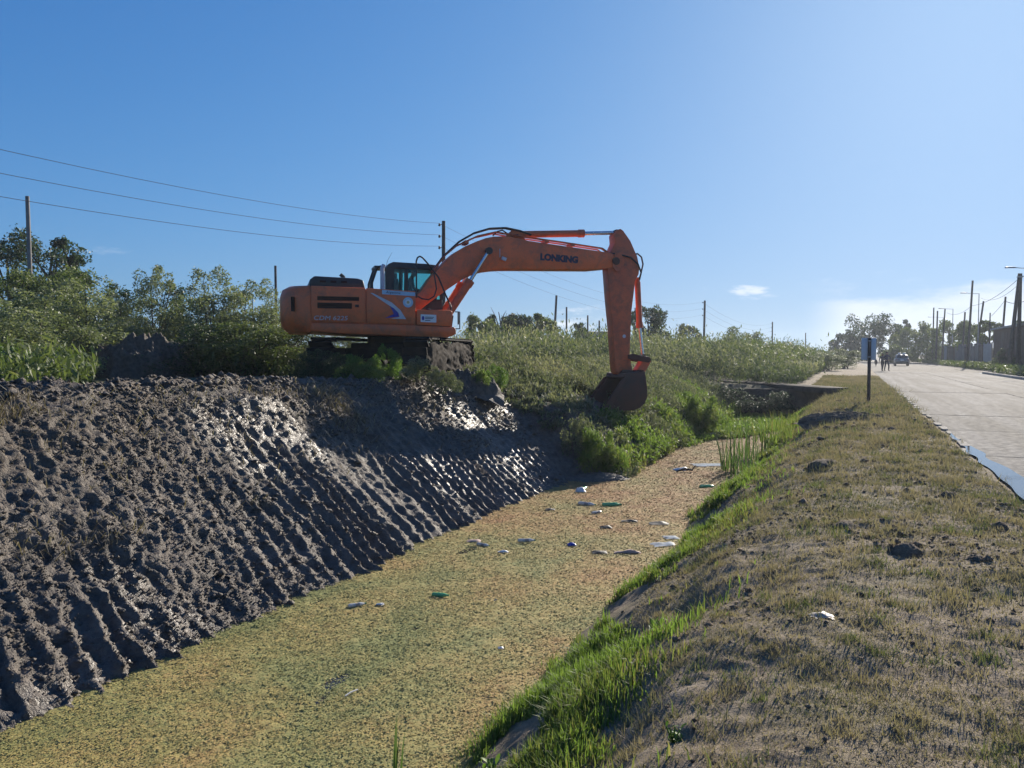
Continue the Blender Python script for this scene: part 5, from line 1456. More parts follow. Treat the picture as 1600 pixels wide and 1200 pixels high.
for (u, dep, top, r, mat, lx, lab) in [
    (52, 26, 309, 0.085, M_cpole, -0.06, 'lone weathered pole above the left shrubs'),
    (433, 45, 416, 0.09, M_dwood, -0.03, 'short pole just left of the excavator counterweight'),
    (864, 80, 462, 0.15, M_dwood, 0.35, 'leaning pole seen under the middle of the boom'),
    (885, 90, 480, 0.13, M_dwood, 0.0, 'upright thin pole right of the leaning one'),
    (918, 100, 493, 0.14, M_dwood, 0.0, 'pole at the left end of the shed'),
    (936, 97, 501, 0.13, M_dwood, 0.0, 'pole in front of the middle of the shed')]:
    x = side(u, dep); pole('pole', x, dep, ground_at(x, dep), hgt(top, dep), r, r * 0.75, mat, lab, (lx, 0), (), GQ)

# --- street poles and lamps on the right
GR = 'poles along the street wall'
for (u, dep, top, r, lx, mat, lab) in [
    (1457, 128, 481, 0.13, 0.0, M_dwood, 'leftmost straight pole of the street row'),
    (1462, 124, 486, 0.15, 0.1, M_dwood, 'thick pole close right of the leftmost one'),
    (1471, 118, 483, 0.13, 0.35, M_dwood, 'pole under the small lamp frame'),
    (1502, 108, 488, 0.14, 0.35, M_dwood, 'short leaning pole above the olive trees'),
    (1511, 96, 439, 0.15, 0.45, M_dwood, 'tall pole beside the crossarm lamp'),
    (1522, 98, 471, 0.14, 1.0, M_dwood, 'strongly slanting pole behind the crossarm lamp'),
    (1545, 95, 489, 0.09, 0.0, M_dwood, 'short post above the olive tree by the gate'),
    (1562, 84, 464, 0.13, 0.45, M_dwood, 'leaning pole with guy wires left of the thick pair')]:
    pole('street_pole', side(u, dep), dep, 0.05, hgt(top, dep), r, r * 0.75, mat, lab, (lx, 0), (), GR)
e = empty('twin_pole', (side(1583, 68), 68, 0.05)); tag(e, 'thick pair of poles joined at the top by the right edge', 'pole', GR)
H = hgt(428, 68)
for x0, x1 in ((-0.45, 0.35), (0.42, 0.45)):
    MB().tube([(x0, 0, -0.4), (x1, 0, H - 0.05)], [0.20, 0.13], 10).build('post', M_dwood, e, smooth=True)
MB().box((0.40, 0, H - 0.35), (0.42, 0.30, 0.10)).build('bracket', M_steel, e)
def lamp_post(u, dep, top, arm_px, label, head=1.0):
    x = side(u, dep); e = empty('street_lamp', (x, dep, 0.05)); tag(e, label, 'street lamp', 'street lamps')
    H = hgt(top, dep) - 0.05; L = arm_px / 1200 * dep
    MB().tube([(0, 0, -0.3), (0, 0, H)], [0.07, 0.045], 8).build('post', M_steel, e, smooth=True)
    MB().tube([(0, 0, H - 0.03), (L * 0.65, 0, H + 0.02), (L * 0.8, 0, H + 0.06)], 0.03, 6).build('arm', M_steel, e, smooth=True)
    sg_ = 1 if L > 0 else -1
    MB().box((L * 0.8 + sg_ * 0.38, 0, H + 0.07), (0.85, 0.24, 0.11), None, 0, (0.9, 0.7)).build('lamp_head', M_steel, e, bevel=0.03)
lamp_post(1527, 96, 459, -24, 'street lamp whose arm crosses the tall pole')
lamp_post(1487, 118, 483, -18, 'small distant street lamp with arm to the left')
lamp_post(1472, 150, 496, -22, 'farthest street lamp at the left end of the row')
lamp_post(1622, 62, 420, -50, 'nearest street lamp reaching in from the right edge')
GW = 'slack street wires'
def pt(u, v, d): return (side(u, d), d, hgt(v, d))
wire(pt(1588, 436, 68), pt(1516, 478, 96), 0.5, 'slack wire from the thick pair down to the tall pole', 0.02, GW)
wire(pt(1516, 478, 96), pt(1478, 489, 118), 0.6, 'slack wire between the tall pole and the small lamp', 0.02, GW)
wire(pt(1568, 469, 84), pt(1547, 494, 95), 0.1, 'guy wire falling left from the leaning pole', 0.02, GW)
wire(pt(1568, 471, 84), pt(1600, 470, 80), 0.25, 'thick slack cable between leaning pole and right edge', 0.03, GW)
wire(pt(1588, 445, 68), pt(1530, 466, 96), 0.7, 'wire from the thick pair to the crossarm lamp', 0.016, GW)
wire(pt(1588, 431, 68), pt(1640, 425, 62), 0.2, 'short wire from the thick pair out of the picture', 0.02, GW)

# --- back of the blue sign
sg_x, sg_y = side(1357, 25), 25.0
e = empty('road_sign', (sg_x, sg_y, ground_at(sg_x, sg_y))); tag(e, 'blue road sign on a wooden post, seen from behind', 'sign')
M_signb = plain('blue_sign_back', (0.46, 0.54, 0.61), 0.6, 0.0, 0.4, 0.12, 3.0)
MB().box((0, -0.045, 1.04), (0.085, 0.075, 2.16)).build('post', M_dwood, e, bevel=0.008)
pn = MB().prism([(-0.24, 1.40), (0.24, 1.40), (0.24, 2.12), (-0.24, 2.12)], 0.0, 0.012).build('panel', M_signb, e, bevel=0.004)
for z in (1.50, 2.02):
    MB().box((0, -0.088, z), (0.13, 0.012, 0.035)).build('clamp', M_steel, e)

# --- culvert and slab bridge
cv = empty('culvert', (*W(37.0, -3.6), 0)); tag(cv, 'old concrete culvert wall with slab crossing the canal head', 'culvert')
M_oldc = concrete_material('old_concrete', (0.105, 0.092, 0.08), (0.05, 0.046, 0.038))
def to_cv(s, t): 
    x, y = W(s, t); return x - cv.location.x, y - cv.location.y
def wallbox(s0, s1, t0, t1, z0, z1):
    mb = MB(); p = [to_cv(s0, t0), to_cv(s0, t1), to_cv(s1, t1), to_cv(s1, t0)]
    return mb.add([(x, y, z0) for x, y in p] + [(x, y, z1) for x, y in p], [(0, 3, 2, 1), (4, 5, 6, 7), (0, 1, 5, 4), (1, 2, 6, 5), (2, 3, 7, 6), (3, 0, 4, 7)])
wallbox(36.4, 36.9, -7.6, -3.3, -1.6, 0.02).build('headwall', M_oldc, cv, bevel=0.03)
wallbox(36.4, 36.9, -2.5, -0.8, -1.6, 0.02).build('headwall', M_oldc, cv, bevel=0.03)
wallbox(36.42, 36.88, -3.3, -2.5, -0.62, 0.02).build('lintel', M_oldc, cv, bevel=0.02)
wallbox(39.5, 39.6, -7.0, -0.8, -1.6, 0.0).build('culvert_back', M_oldc, cv)
a = to_cv(40.8, -6.6); b = to_cv(35.7, -0.5)
d = Vector((b[0] - a[0], b[1] - a[1], 0)); ang = math.atan2(d.y, d.x); L = d.length
o = MB().box((0, 0, 0), (L, 1.3, 0.24)).build('bridge_slab', M_oldc, cv, bevel=0.025); o.location = ((a[0] + b[0]) / 2, (a[1] + b[1]) / 2, 0.10); o.rotation_euler = (0, R(1.0), ang)

# --- shed in the field
def corrugated(mb, x0, x1, z0, z1, y, pitch, dep_=0.03):
    n = max(2, int((x1 - x0) / pitch)); pts = []
    for k in range(n):
        xa = x0 + (x1 - x0) * k / n; w = (x1 - x0) / n
        pts += [(xa, y), (xa + w * 0.4, y), (xa + w * 0.5, y - dep_), (xa + w * 0.9, y - dep_)]
    pts.append((x1, y))
    vs_ = [(x, yy, z0) for x, yy in pts] + [(x, yy, z1) for x, yy in pts]; m = len(pts)
    return mb.add(vs_, [(k, k + 1, m + k + 1, m + k) for k in range(m - 1)])
M_shed = plain('pale_blue_sheet', (0.33, 0.37, 0.42), 0.55, 0.1, 0.4, 0.15, 1.0, (0.22, 0.22, 0.22))
M_roof = plain('grey_roof_sheet', (0.24, 0.25, 0.26), 0.6, 0.2, 0.4, 0.2, 1.0)
sx, sy = side(937, 105), 105.0
e = empty('shed', (sx, sy, 0.5), R(8)); tag(e, 'pale blue sheet-metal shed in the field left of the arm', 'shed')
mb = MB().box((0, 2.0, 2.0), (4.4, 3.94, 4.0)); mb.build('wall', M_shed, e)
corrugated(MB(), -2.2, 2.2, 0, 4.0, 0.0, 0.28).build('sheet_front', M_shed, e)
MB().box((0, 2.0, 4.15), (4.8, 4.5, 0.14), Matrix.Rotation(R(3), 3, 'X')).build('roof', M_roof, e)
MB().box((0.9, -0.05, 1.1), (1.0, 0.06, 2.2)).build('door', M_roof, e)

# --- buildings and walls across the street
def along(s, t, z=0.0):
    x, y = W(s, t); return (x, y, z)
AZ = math.pi / 2 - A            # local +x runs along the street
M_brick = plain('brown_render', (0.125, 0.080, 0.062), 0.9, 0, 0.2, 0.25, 1.2, (0.16, 0.12, 0.10), 0.3)
M_block = plain('grey_block', (0.165, 0.155, 0.150), 0.9, 0, 0.2, 0.2, 1.5, (0.11, 0.10, 0.09), 0.3)
M_gate = plain('pale_grey_gate', (0.30, 0.31, 0.33), 0.5, 0.2, 0.4, 0.12, 1.0)
M_doorb = plain('dark_door', (0.035, 0.035, 0.04), 0.5, 0, 0.4, 0.2)
e = empty('brown_building', along(76, 14.0), AZ); tag(e, 'long brown single-storey building at the right picture edge', 'building')
def facade(length, H, t, m, e, openings):
    """front wall with real openings; local x along, front at y = 0, body behind it at -y"""
    xs = sorted({0, length} | {o[0] for o in openings} | {o[1] for o in openings}); mb = MB()
    for a, b in zip(xs[:-1], xs[1:]):
        op = [o for o in openings if o[0] <= a and o[1] >= b]
        if op:
            z0, z1 = op[0][2], op[0][3]
            if z0 > 0: mb.box(((a + b) / 2, -t / 2, z0 / 2), (b - a, t, z0))
            mb.box(((a + b) / 2, -t / 2, (z1 + H) / 2), (b - a, t, H - z1))
        else:
            mb.box(((a + b) / 2, -t / 2, H / 2), (b - a, t, H))
    return mb.build('wall', m, e)
# the street side faces left (towards -t): local y must point to -t
ops = [(3, 4.2, 0, 2.2), (6.0, 7.4, 1.0, 2.2), (11.5, 12.6, 0, 2.2), (15.0, 16.4, 1.0, 2.2)]
facade(21, 4.15, 0.3, M_brick, e, ops)
MB().box((10.5, -4.2, 2.05), (21, 7.7, 4.1)).build('body', M_brick, e)
MB().box((10.5, -4.0, 4.24), (21.4, 8.6, 0.16)).build('roof', M_roof, e)
for a, b, z0, z1 in ops:
    if z0 == 0:
        dr = MB().box(((a + b) / 2, -0.20, z1 / 2), (b - a - 0.04, 0.06, z1 - 0.03)).build('door', M_doorb, e)
        MB().box((b - 0.15, -0.15, 1.0), (0.04, 0.06, 0.12)).build('handle', M_steel, dr)
    else:
        wdw = MB().box(((a + b) / 2, -0.22, (z0 + z1) / 2), (b - a, 0.03, z1 - z0)).build('window', M_doorb, e)
        MB().box(((a + b) / 2, -0.17, z0 + 0.03), (b - a, 0.10, 0.05)).box(((a + b) / 2, -0.19, (z0 + z1) / 2), (0.05, 0.05, z1 - z0)).build('window_frame', M_gate, wdw)
e = empty('metal_gate', along(98.2, 14.0), AZ); tag(e, 'pale grey corrugated metal gate left of the brown building', 'gate')
for k in range(2):
    corrugated(MB(), 0.1 + k * 2.75, 2.8 + k * 2.75, 0.1, 2.75, -0.05, 0.3, -0.05).build('leaf_panel', M_gate, e)
for x in (0.0, 2.8, 5.6):
    MB().box((x, -0.06, 1.45), (0.12, 0.12, 2.9)).build('gate_post', M_steel, e)
e = empty('block_wall', along(104.5, 14.0), AZ); tag(e, 'grey block boundary wall running left of the metal gate', 'wall')
for k in range(14):
    h = 2.7 + _r.uniform(-0.25, 0.3)
    MB().box((1.5 + k * 3.2, -0.1, h / 2), (2.98, 0.16, h)).build('wall_panel', M_block if k % 4 else M_brick, e)
    MB().box((3.1 + k * 3.2, -0.1, 1.45), (0.2, 0.24, 2.9)).build('wall_post', M_block, e)
e = empty('sheet_hut', along(133, 13.2), AZ); tag(e, 'small pale sheet hut at the far end of the wall', 'hut')
MB().box((1.8, -1.6, 1.35), (3.5, 2.9, 2.7)).build('wall', M_block, e); corrugated(MB(), 0, 3.6, 0, 2.75, 0, 0.3, -0.04).build('sheet_front', M_gate, e); MB().box((1.8, -1.5, 2.8), (4.0, 3.6, 0.1)).build('roof', M_roof, e)
# bushes at the foot of the wall
for i, (u, dep, H, wm, kind, lab) in enumerate([(1570, 72, 2.3, 2.2, 'dark_a', 'dark bush at the foot of the thick pole pair'), (1557, 74, 1.3, 2.0, 'pale_a', 'pale round bush left of the thick pole pair'), (1598, 70, 1.6, 2.4, 'olive_a', 'olive bush at the wall by the right picture edge'), (1528, 86, 0.9, 2.6, 'olive_a', 'low olive bush before the grey gate')]):
    plant('bush', kind, side(u, dep), dep, 0.0, H, wm, lab, 'bush', 'bushes at the street wall', seed=60 + i)

# --- car
M_carp = plain('silver_car_paint', (0.20, 0.205, 0.21), 0.3, 0.5, 0.5, 0.08)
M_cglass = plain('dark_car_glass', (0.02, 0.024, 0.03), 0.12, 0, 0.6, 0.1)
M_tyre = plain('tyre_rubber', (0.02, 0.02, 0.02), 0.8, 0, 0.3, 0.2)
M_red = plain('red_lamp', (0.35, 0.02, 0.015), 0.3, 0, 0.5, 0.1)
cd = 104.0
e = empty('car', (side(1408, cd), cd, 0.0), -A); tag(e, 'silver estate car with two pale boxes on its roof', 'car')
def loft(mb, secs):
    """secs: list of (y, [(x, z) outline])"""
    n = len(secs[0][1]); vs_ = [(x, y, z) for y, o_ in secs for x, z in o_]; fs = []
    for i in range(len(secs) - 1):
        for k in range(n):
            fs.append((i * n + k, i * n + (k + 1) % n, (i + 1) * n + (k + 1) % n, (i + 1) * n + k))
    fs.append(tuple(range(n - 1, -1, -1))); fs.append(tuple((len(secs) - 1) * n + k for k in range(n)))
    return mb.add(vs_, fs)
def sec(w0, w1, z0, zb):
    return [(-w0, z0), (w0, z0), (w1, (z0 + zb) / 2 + 0.05), (w1 - 0.03, zb), (-w1 + 0.03, zb), (-w1, (z0 + zb) / 2 + 0.05)]
body = loft(MB(), [(-2.12, sec(0.70, 0.76, 0.45, 0.88)), (-2.02, sec(0.78, 0.86, 0.30, 0.96)), (-1.0, sec(0.80, 0.88, 0.25, 0.97)), (0.9, sec(0.80, 0.88, 0.25, 0.95)), (1.9, sec(0.76, 0.82, 0.28, 0.84)), (2.15, sec(0.62, 0.70, 0.40, 0.66))])
body.build('body', M_carp, e, bevel=0.04, angle=30)
def gsec(w0, w1, z0, z1): return [(-w0, z0), (w0, z0), (w1, z1 - 0.06), (w1 - 0.10, z1), (-w1 + 0.10, z1), (-w1, z1 - 0.06)]
cabn = loft(MB(), [(-2.0, gsec(0.78, 0.70, 0.94, 1.05)), (-1.72, gsec(0.82, 0.66, 0.95, 1.47)), (-0.4, gsec(0.83, 0.68, 0.95, 1.53)), (0.35, gsec(0.82, 0.66, 0.94, 1.47)), (1.15, gsec(0.76, 0.68, 0.90, 0.96))])
cb = cabn.build('cabin', M_carp, e, bevel=0.03, angle=30)
MB().add([(-0.62, -1.985, 1.07), (0.62, -1.985, 1.07), (0.55, -1.78, 1.40), (-0.55, -1.78, 1.40)], [(0, 1, 2, 3)]).build('rear_window', M_cglass, cb)
for sgn in (-1, 1):
    MB().prism([(-1.6, 1.02), (0.75, 1.0), (0.32, 1.36), (-1.5, 1.40)], 0, 0.01).build('side_window', M_cglass, cb)
    w_ = cb.children[-1]; w_.rotation_euler = (R(0), 0, R(90)); w_.location = (sgn * 0.80, 0, 0)
    MB().box((sgn * 0.68, -2.08, 0.80), (0.16, 0.07, 0.24)).build('tail_lamp', M_red, e, bevel=0.01)
    MB().tube([(sgn * 0.55, -1.4, 1.54), (sgn * 0.55, 0.2, 1.55)], 0.018, 6).build('roof_rail', M_blk, e)
    for yy in (-1.32, 1.32):
        Mx = Matrix.Translation((sgn * 0.76, yy, 0.32)) @ Matrix.Rotation(R(90), 4, 'Y')
        wh = MB().lathe([(0.22, -0.1), (0.31, -0.09), (0.32, 0.0), (0.31, 0.09), (0.22, 0.1)], 20, 0, Mx).build('wheel', M_tyre, e, smooth=True)
        MB().lathe([(0.05, -0.103), (0.20, -0.103), (0.20, 0.103), (0.05, 0.103)], 14, 0, Mx).build('rim', M_steel, wh)
MB().box((0, -2.10, 0.48), (1.50, 0.12, 0.20)).build('rear_bumper', M_blk, e, bevel=0.03)
MB().box((0, -2.125, 0.78), (0.42, 0.02, 0.12)).build('number_plate', M_white, e)
for sgn in (-1, 1):
    o = MB().box((sgn * 0.27, -0.7, 1.65), (0.34, 0.8, 0.20)).build('roof_box', M_white, None, bevel=0.03)
    M_ = Matrix.Translation(e.location) @ Matrix.Rotation(-A, 4, 'Z'); o.matrix_world = M_
    tag(o, 'pale box on the car roof, ' + ('left' if sgn < 0 else 'right') + ' one of two', 'box', 'boxes on the car roof')

# --- small rounded marker by the road
mx_, my_ = side(1368.5, 98), 98.0
e = empty('road_marker', (mx_, my_, 0.0)); tag(e, 'small dark rounded marker on a thin stake left of the walkers', 'marker')
MB().tube([(0, 0, -0.1), (0, 0, 0.25)], [0.025, 0.05], 8).build('stake', M_dwood, e)
MB().prism([(0.19 * math.cos(a_), 0.55 + 0.36 * math.sin(a_)) for a_ in [2 * math.pi * k / 18 for k in range(18)]], -0.04, 0.04).build('board', M_dwood, e, bevel=0.02)
MB().prism([(0.11 * math.cos(a_), 0.52 + 0.26 * math.sin(a_)) for a_ in [2 * math.pi * k / 16 for k in range(16)]], -0.05, -0.041).build('board_face', M_rust, e)

# --- people
M_skin = plain('skin', (0.30, 0.17, 0.11), 0.55, 0, 0.4, 0.1)
M_navy = plain('navy_cloth', (0.035, 0.042, 0.075), 0.9, 0, 0.2, 0.2, 12)
M_grey = plain('grey_cloth', (0.12, 0.125, 0.14), 0.9, 0, 0.2, 0.2, 12)
M_jean = plain('dark_trousers', (0.022, 0.026, 0.045), 0.9, 0, 0.2, 0.2, 12)
M_hair = plain('dark_hair', (0.015, 0.012, 0.010), 0.7, 0, 0.3, 0.2)
M_shoe = plain('dark_shoes', (0.03, 0.028, 0.028), 0.7, 0, 0.3, 0.2)
def body_mesh(J, edges, rad):
    me = bpy.data.meshes.new('body'); names = list(J); idx = {k: i for i, k in enumerate(names)}
    me.from_pydata([J[k] for k in names], [(idx[a], idx[b]) for a, b in edges], [])
    o = bpy.data.objects.new('tmp_body', me); COL.objects.link(o)
    md = o.modifiers.new('s', 'SKIN'); sd = o.modifiers.new('u', 'SUBSURF'); sd.levels = 2; sd.render_levels = 2
    for k in names:
        v = me.skin_vertices[0].data[idx[k]]; r_ = rad[k]; v.radius = r_ if isinstance(r_, tuple) else (r_, r_)
        v.use_root = (k == 'pelvis')
    dg = bpy.context.evaluated_depsgraph_get()
    out = bpy.data.meshes.new_from_object(o.evaluated_get(dg))
    bpy.data.objects.remove(o, do_unlink=True)
    return out
RAD = dict(pelvis=(0.145, 0.105), waist=(0.125, 0.09), chest=(0.155, 0.105), neckb=0.07, neck=0.052, chin=0.068, head=0.088, crown=0.062, nose=0.018,
           shl=0.062, shr=0.062, ell=0.045, elr=0.045, wrl=0.030, wrr=0.030, hal=0.036, har=0.036, hil=0.095, hir=0.095, knl=0.064, knr=0.064, anl=0.045, anr=0.045, tol=0.038, tor=0.038)
EDG = [('pelvis', 'waist'), ('waist', 'chest'), ('chest', 'neckb'), ('neckb', 'neck'), ('neck', 'chin'), ('chin', 'head'), ('head', 'crown'), ('head', 'nose')]
for q in 'lr':
    EDG += [('chest', 'sh' + q), ('sh' + q, 'el' + q), ('el' + q, 'wr' + q), ('wr' + q, 'ha' + q), ('pelvis', 'hi' + q), ('hi' + q, 'kn' + q), ('kn' + q, 'an' + q), ('an' + q, 'to' + q)]
def standing(walk, arms):
    J = dict(pelvis=(0, 0, 0.93), waist=(0, 0, 1.10), chest=(0, 0.01, 1.30), neckb=(0, 0, 1.43), neck=(0, 0.01, 1.48), chin=(0, 0.02, 1.53), head=(0, 0.015, 1.60), crown=(0, 0.005, 1.67), nose=(0, 0.105, 1.58))
    for q, sx in (('l', -1), ('r', 1)):
        f = walk * sx
        J['sh' + q] = (sx * 0.18, 0, 1.38); J['hi' + q] = (sx * 0.09, 0, 0.86)
        J['kn' + q] = (sx * 0.10, 0.04 + 0.16 * f, 0.48); J['an' + q] = (sx * 0.10, -0.03 + 0.24 * f, 0.09 + (0.05 if f < 0 else 0)); J['to' + q] = (sx * 0.11, 0.11 + 0.24 * f, 0.045)
        a = arms[0 if sx < 0 else 1]
        if a == 'down': J['el' + q] = (sx * 0.24, -0.03 - 0.08 * f, 1.10); J['wr' + q] = (sx * 0.26, 0.05 - 0.16 * f, 0.87); J['ha' + q] = (sx * 0.26, 0.08 - 0.17 * f, 0.79)
        else: J['el' + q] = (sx * 0.34, -0.06, 1.12); J['wr' + q] = (sx * 0.21, 0.06, 0.98); J['ha' + q] = (sx * 0.155, 0.09, 0.97)
    return J
def fingers(mb, J, q):
    w, h = Vector(J['wr' + q]), Vector(J['ha' + q]); d = (h - w).normalized(); sx = -1 if q == 'l' else 1
    a = Vector((0, 1, 0)) - d * d.y; a.normalize(); nrm = d.cross(a)
    for k, (o_, L) in enumerate(((-0.030, 0.062), (-0.011, 0.075), (0.009, 0.080), (0.028, 0.070))):
        p = h + a * o_ + d * 0.012; mb.tube([p, p + d * L * 0.5 + nrm * 0.006 * sx, p + d * L * 0.85 + nrm * 0.024 * sx], [0.0095, 0.0085, 0.006], 6)
    p = w + d * 0.035 + a * 0.025; mb.tube([p, p + d * 0.03 + a * 0.028, p + d * 0.06 + a * 0.032], [0.011, 0.009, 0.006], 6)
def person(x, y, z, rz, J, top_m, leg_m, label, scale=1.0, cap=None, sleeve_z=None):
    me = body_mesh(J, EDG, RAD)
    fb_ = MB(); fingers(fb_, J, 'l'); fingers(fb_, J, 'r')
    bm = bmesh.new(); bm.from_mesh(me)
    tmp = bpy.data.meshes.new('f'); tmp.from_pydata([tuple(v) for v in fb_.v], [], fb_.f); nb = len(bm.faces); bm.from_mesh(tmp)
    bm.faces.ensure_lookup_table()
    hands = [Vector(J['ha' + q]) for q in 'lr']; wr = [Vector(J['wr' + q]) for q in 'lr']; toes = [Vector(J['to' + q]) for q in 'lr']; ank = [Vector(J['an' + q]) for q in 'lr']
    hipz = J['pelvis'][2] + 0.02
    for i, f in enumerate(bm.faces):
        c = f.calc_center_median(); f.smooth = True
        if i >= nb or min((c - h).length for h in hands) < 0.075: f.material_index = 0
        elif c.z > J['neckb'][2] + 0.02 and abs(c.x) < 0.13: f.material_index = 0
        elif min((c - t_).length for t_ in toes + ank) < 0.11: f.material_index = 3
        elif any((c - Vector(J['kn' + q])).length < 0.28 or (c - Vector(J['hi' + q])).length < 0.17 for q in 'lr') and c.z < hipz + 0.05: f.material_index = 2
        elif c.z < hipz - 0.02 and min((c - w).length for w in wr) > 0.25: f.material_index = 2
        else: f.material_index = 1
    bm.to_mesh(me); bm.free()
    for m_ in (M_skin, top_m, leg_m, M_shoe): me.materials.append(m_)
    o = bpy.data.objects.new('person', me); COL.objects.link(o)
    o.location = (x, y, z); o.rotation_euler = (0, 0, rz); o.scale = (scale,) * 3
    tag(o, label, 'person')
    hd, cr, no = Vector(J['head']), Vector(J['crown']), Vector(J['nose']); up = (cr - hd).normalized()
    fwd = (no - hd); fwd = (fwd - up * fwd.dot(up)).normalized(); lat = fwd.cross(up)
    def dome(r_, cut, back):
        vs_, fs = [], []; n, m = 14, 7
        for i in range(m):
            th = cut * i / (m - 1)
            for k in range(n):
                a_ = 2 * math.pi * k / n
                vs_.append(hd + up * (r_ * math.cos(th) + 0.012) + (fwd * math.cos(a_) * 1.08 - fwd * back + lat * math.sin(a_) * 0.94) * r_ * math.sin(th))
        for i in range(m - 1):
            for k in range(n): fs.append((i * n + k, i * n + (k + 1) % n, (i + 1) * n + (k + 1) % n, (i + 1) * n + k))
        return MB().add(vs_, fs)
    if cap is None:
        dome(0.108, 1.75, 0.16).build('hair', M_hair, o, smooth=True)
    else:
        c_ = dome(0.112, 1.45, 0.04)
        vs_ = []
        for k in range(9):
            a_ = -0.9 + 1.8 * k / 8; vs_.append(hd + up * 0.030 + (fwd * math.cos(a_) * 1.05 + lat * math.sin(a_)) * 0.108)
        for k in range(9):
            a_ = -0.9 + 1.8 * k / 8; vs_.append(hd + up * 0.012 + (fwd * (math.cos(a_) * 1.05 + 0.75 * math.cos(a_ * 1.2)) + lat * math.sin(a_) * 0.95) * 0.108)
        c_.add(vs_, [(k, k + 1, k + 10, k + 9) for k in range(8)])
        c_.build('cap', cap, o, smooth=True)
    for sx in (-1, 1):
        Mx = Matrix.Translation(hd + lat * sx * 0.088 + up * -0.01 - fwd * 0.01)
        MB().lathe([(0.008, -0.028), (0.018, -0.012), (0.020, 0.012), (0.010, 0.028)], 8, 0, Mx).build('ear', M_skin, o, smooth=True)
        Mx = Matrix.Translation(hd + fwd * 0.083 + lat * sx * 0.032 + up * 0.012)
        MB().lathe([(0.004, -0.009), (0.011, 0.0), (0.004, 0.009)], 8, 0, Mx).build('eye', M_hair, o)
    MB().box(hd + fwd * 0.082 - up * 0.048, (0.045, 0.012, 0.010)).build('mouth', plain('lips', (0.24, 0.09, 0.07), 0.6), o)
    return o
pz = 0.0
person(side(1378.5, 71), 71, pz, R(178), standing(0.8, ('down', 'down')), M_navy, M_jean, 'left of two walkers on the street, in dark clothes, arms down', 0.98)
person(side(1385.5, 70.3), 70.3, pz, R(182), standing(-0.7, ('bent', 'bent')), M_navy, M_jean, 'right of two walkers on the street, taller, hands at the waist', 1.06)
# operator in the cab (machine coordinates turned to world)
ox, oy = 0.82, 0.83
J = dict(pelvis=(0, 0, 0.10), waist=(0, 0.02, 0.26), chest=(0, 0.06, 0.46), neckb=(0, 0.09, 0.58), neck=(0, 0.11, 0.63), chin=(0, 0.14, 0.67), head=(0, 0.15, 0.74), crown=(0, 0.145, 0.81), nose=(0, 0.25, 0.71))
for q, sx in (('l', -1), ('r', 1)):
    J['sh' + q] = (sx * 0.19, 0.06, 0.53); J['el' + q] = (sx * 0.25, 0.12, 0.27); J['wr' + q] = (sx * 0.24, 0.33, 0.22); J['ha' + q] = (sx * 0.235, 0.41, 0.235)
    J['hi' + q] = (sx * 0.10, 0.05, 0.09); J['kn' + q] = (sx * 0.13, 0.46, 0.12); J['an' + q] = (sx * 0.13, 0.52, -0.26); J['to' + q] = (sx * 0.14, 0.65, -0.31)
wp = EX_O + Vector((ox * math.cos(EX_YAW) - oy * math.sin(EX_YAW), ox * math.sin(EX_YAW) + oy * math.cos(EX_YAW), 2.08))
person(wp.x, wp.y, wp.z - 0.03, EX_YAW - R(90), J, M_navy, M_jean, 'operator in a dark cap sitting in the excavator cab', 0.95, M_hair)

# --- litter on the canal
def plastic(name, col, alpha, rough=0.25):
    m, nt, b = new_mat(name)
    nt.links.new(ramp(nt, noise(nt, 14, 4, 0.6, objco(nt)), [(0.35, tuple(c * 0.8 for c in col)), (0.65, col)]), b.inputs['Base Color'])
    b.inputs['Roughness'].default_value = rough; b.inputs['Alpha'].default_value = alpha
    return m
M_pgreen = plastic('green_bottle_plastic', (0.14, 0.52, 0.22), 0.85); M_pclear = plastic('clear_plastic', (0.68, 0.71, 0.70), 0.72)
M_pwhite = plastic('white_plastic', (0.72, 0.71, 0.68), 1.0, 0.5); M_pblue = plastic('blue_plastic', (0.04, 0.07, 0.42), 1.0); M_pblack = plastic('black_plastic_bag', (0.03, 0.027, 0.024), 1.0, 0.6)
M_cap = plastic('bottle_cap', (0.06, 0.30, 0.10), 1.0, 0.4); M_label = plastic('faded_label', (0.34, 0.30, 0.26), 1.0, 0.6)
def on_water(u, v):
    D = (CAM_H - WATER_Z - 0.01) * 1200 / (v - 553); return side(u, D), D
GL = 'litter floating on the canal'
def bottle(u, v, L, rz, mat, label, crush=0.8):
    x, y = on_water(u, v); e = empty('bottle', (x, y, WATER_Z + 0.022), rz); tag(e, label, 'bottle', GL)
    r_ = L * 0.145
    Mx = Matrix.Diagonal((1, 1, crush, 1)) @ Matrix.Rotation(R(90), 4, 'Y')
    prof = [(r_ * 0.7, -L / 2), (r_ * 0.95, -L / 2 + 0.012), (r_, -L * 0.38), (r_ * 0.93, -L * 0.2), (r_, -L * 0.1), (r_ * 0.9, 0.03 * L), (r_, L * 0.12), (r_ * 0.92, L * 0.24), (r_ * 0.55, L * 0.36), (r_ * 0.36, L * 0.42), (r_ * 0.34, L * 0.47)]
    MB().lathe(prof, 14, 0, Mx).build('body', mat, e, smooth=True)
    MB().lathe([(r_ * 0.42, L * 0.46), (r_ * 0.42, L * 0.51)], 12, 0, Mx).build('cap', M_cap, e)
    MB().lathe([(r_ * 1.012, -L * 0.12), (r_ * 0.925, 0.03 * L), (r_ * 1.012, L * 0.11)], 14, 0, Mx).build('label', M_label if mat is not M_pgreen else mat, e, smooth=True)
bottle(957, 791, 0.36, 0.1, M_pgreen, 'large green plastic bottle in the middle of the litter')
bottle(914, 765, 0.30, 1.2, M_pgreen, 'green bottle lying by the foot of the dug bank')
bottle(1107, 762, 0.34, 0.2, M_pgreen, 'green bottle near the cattails')
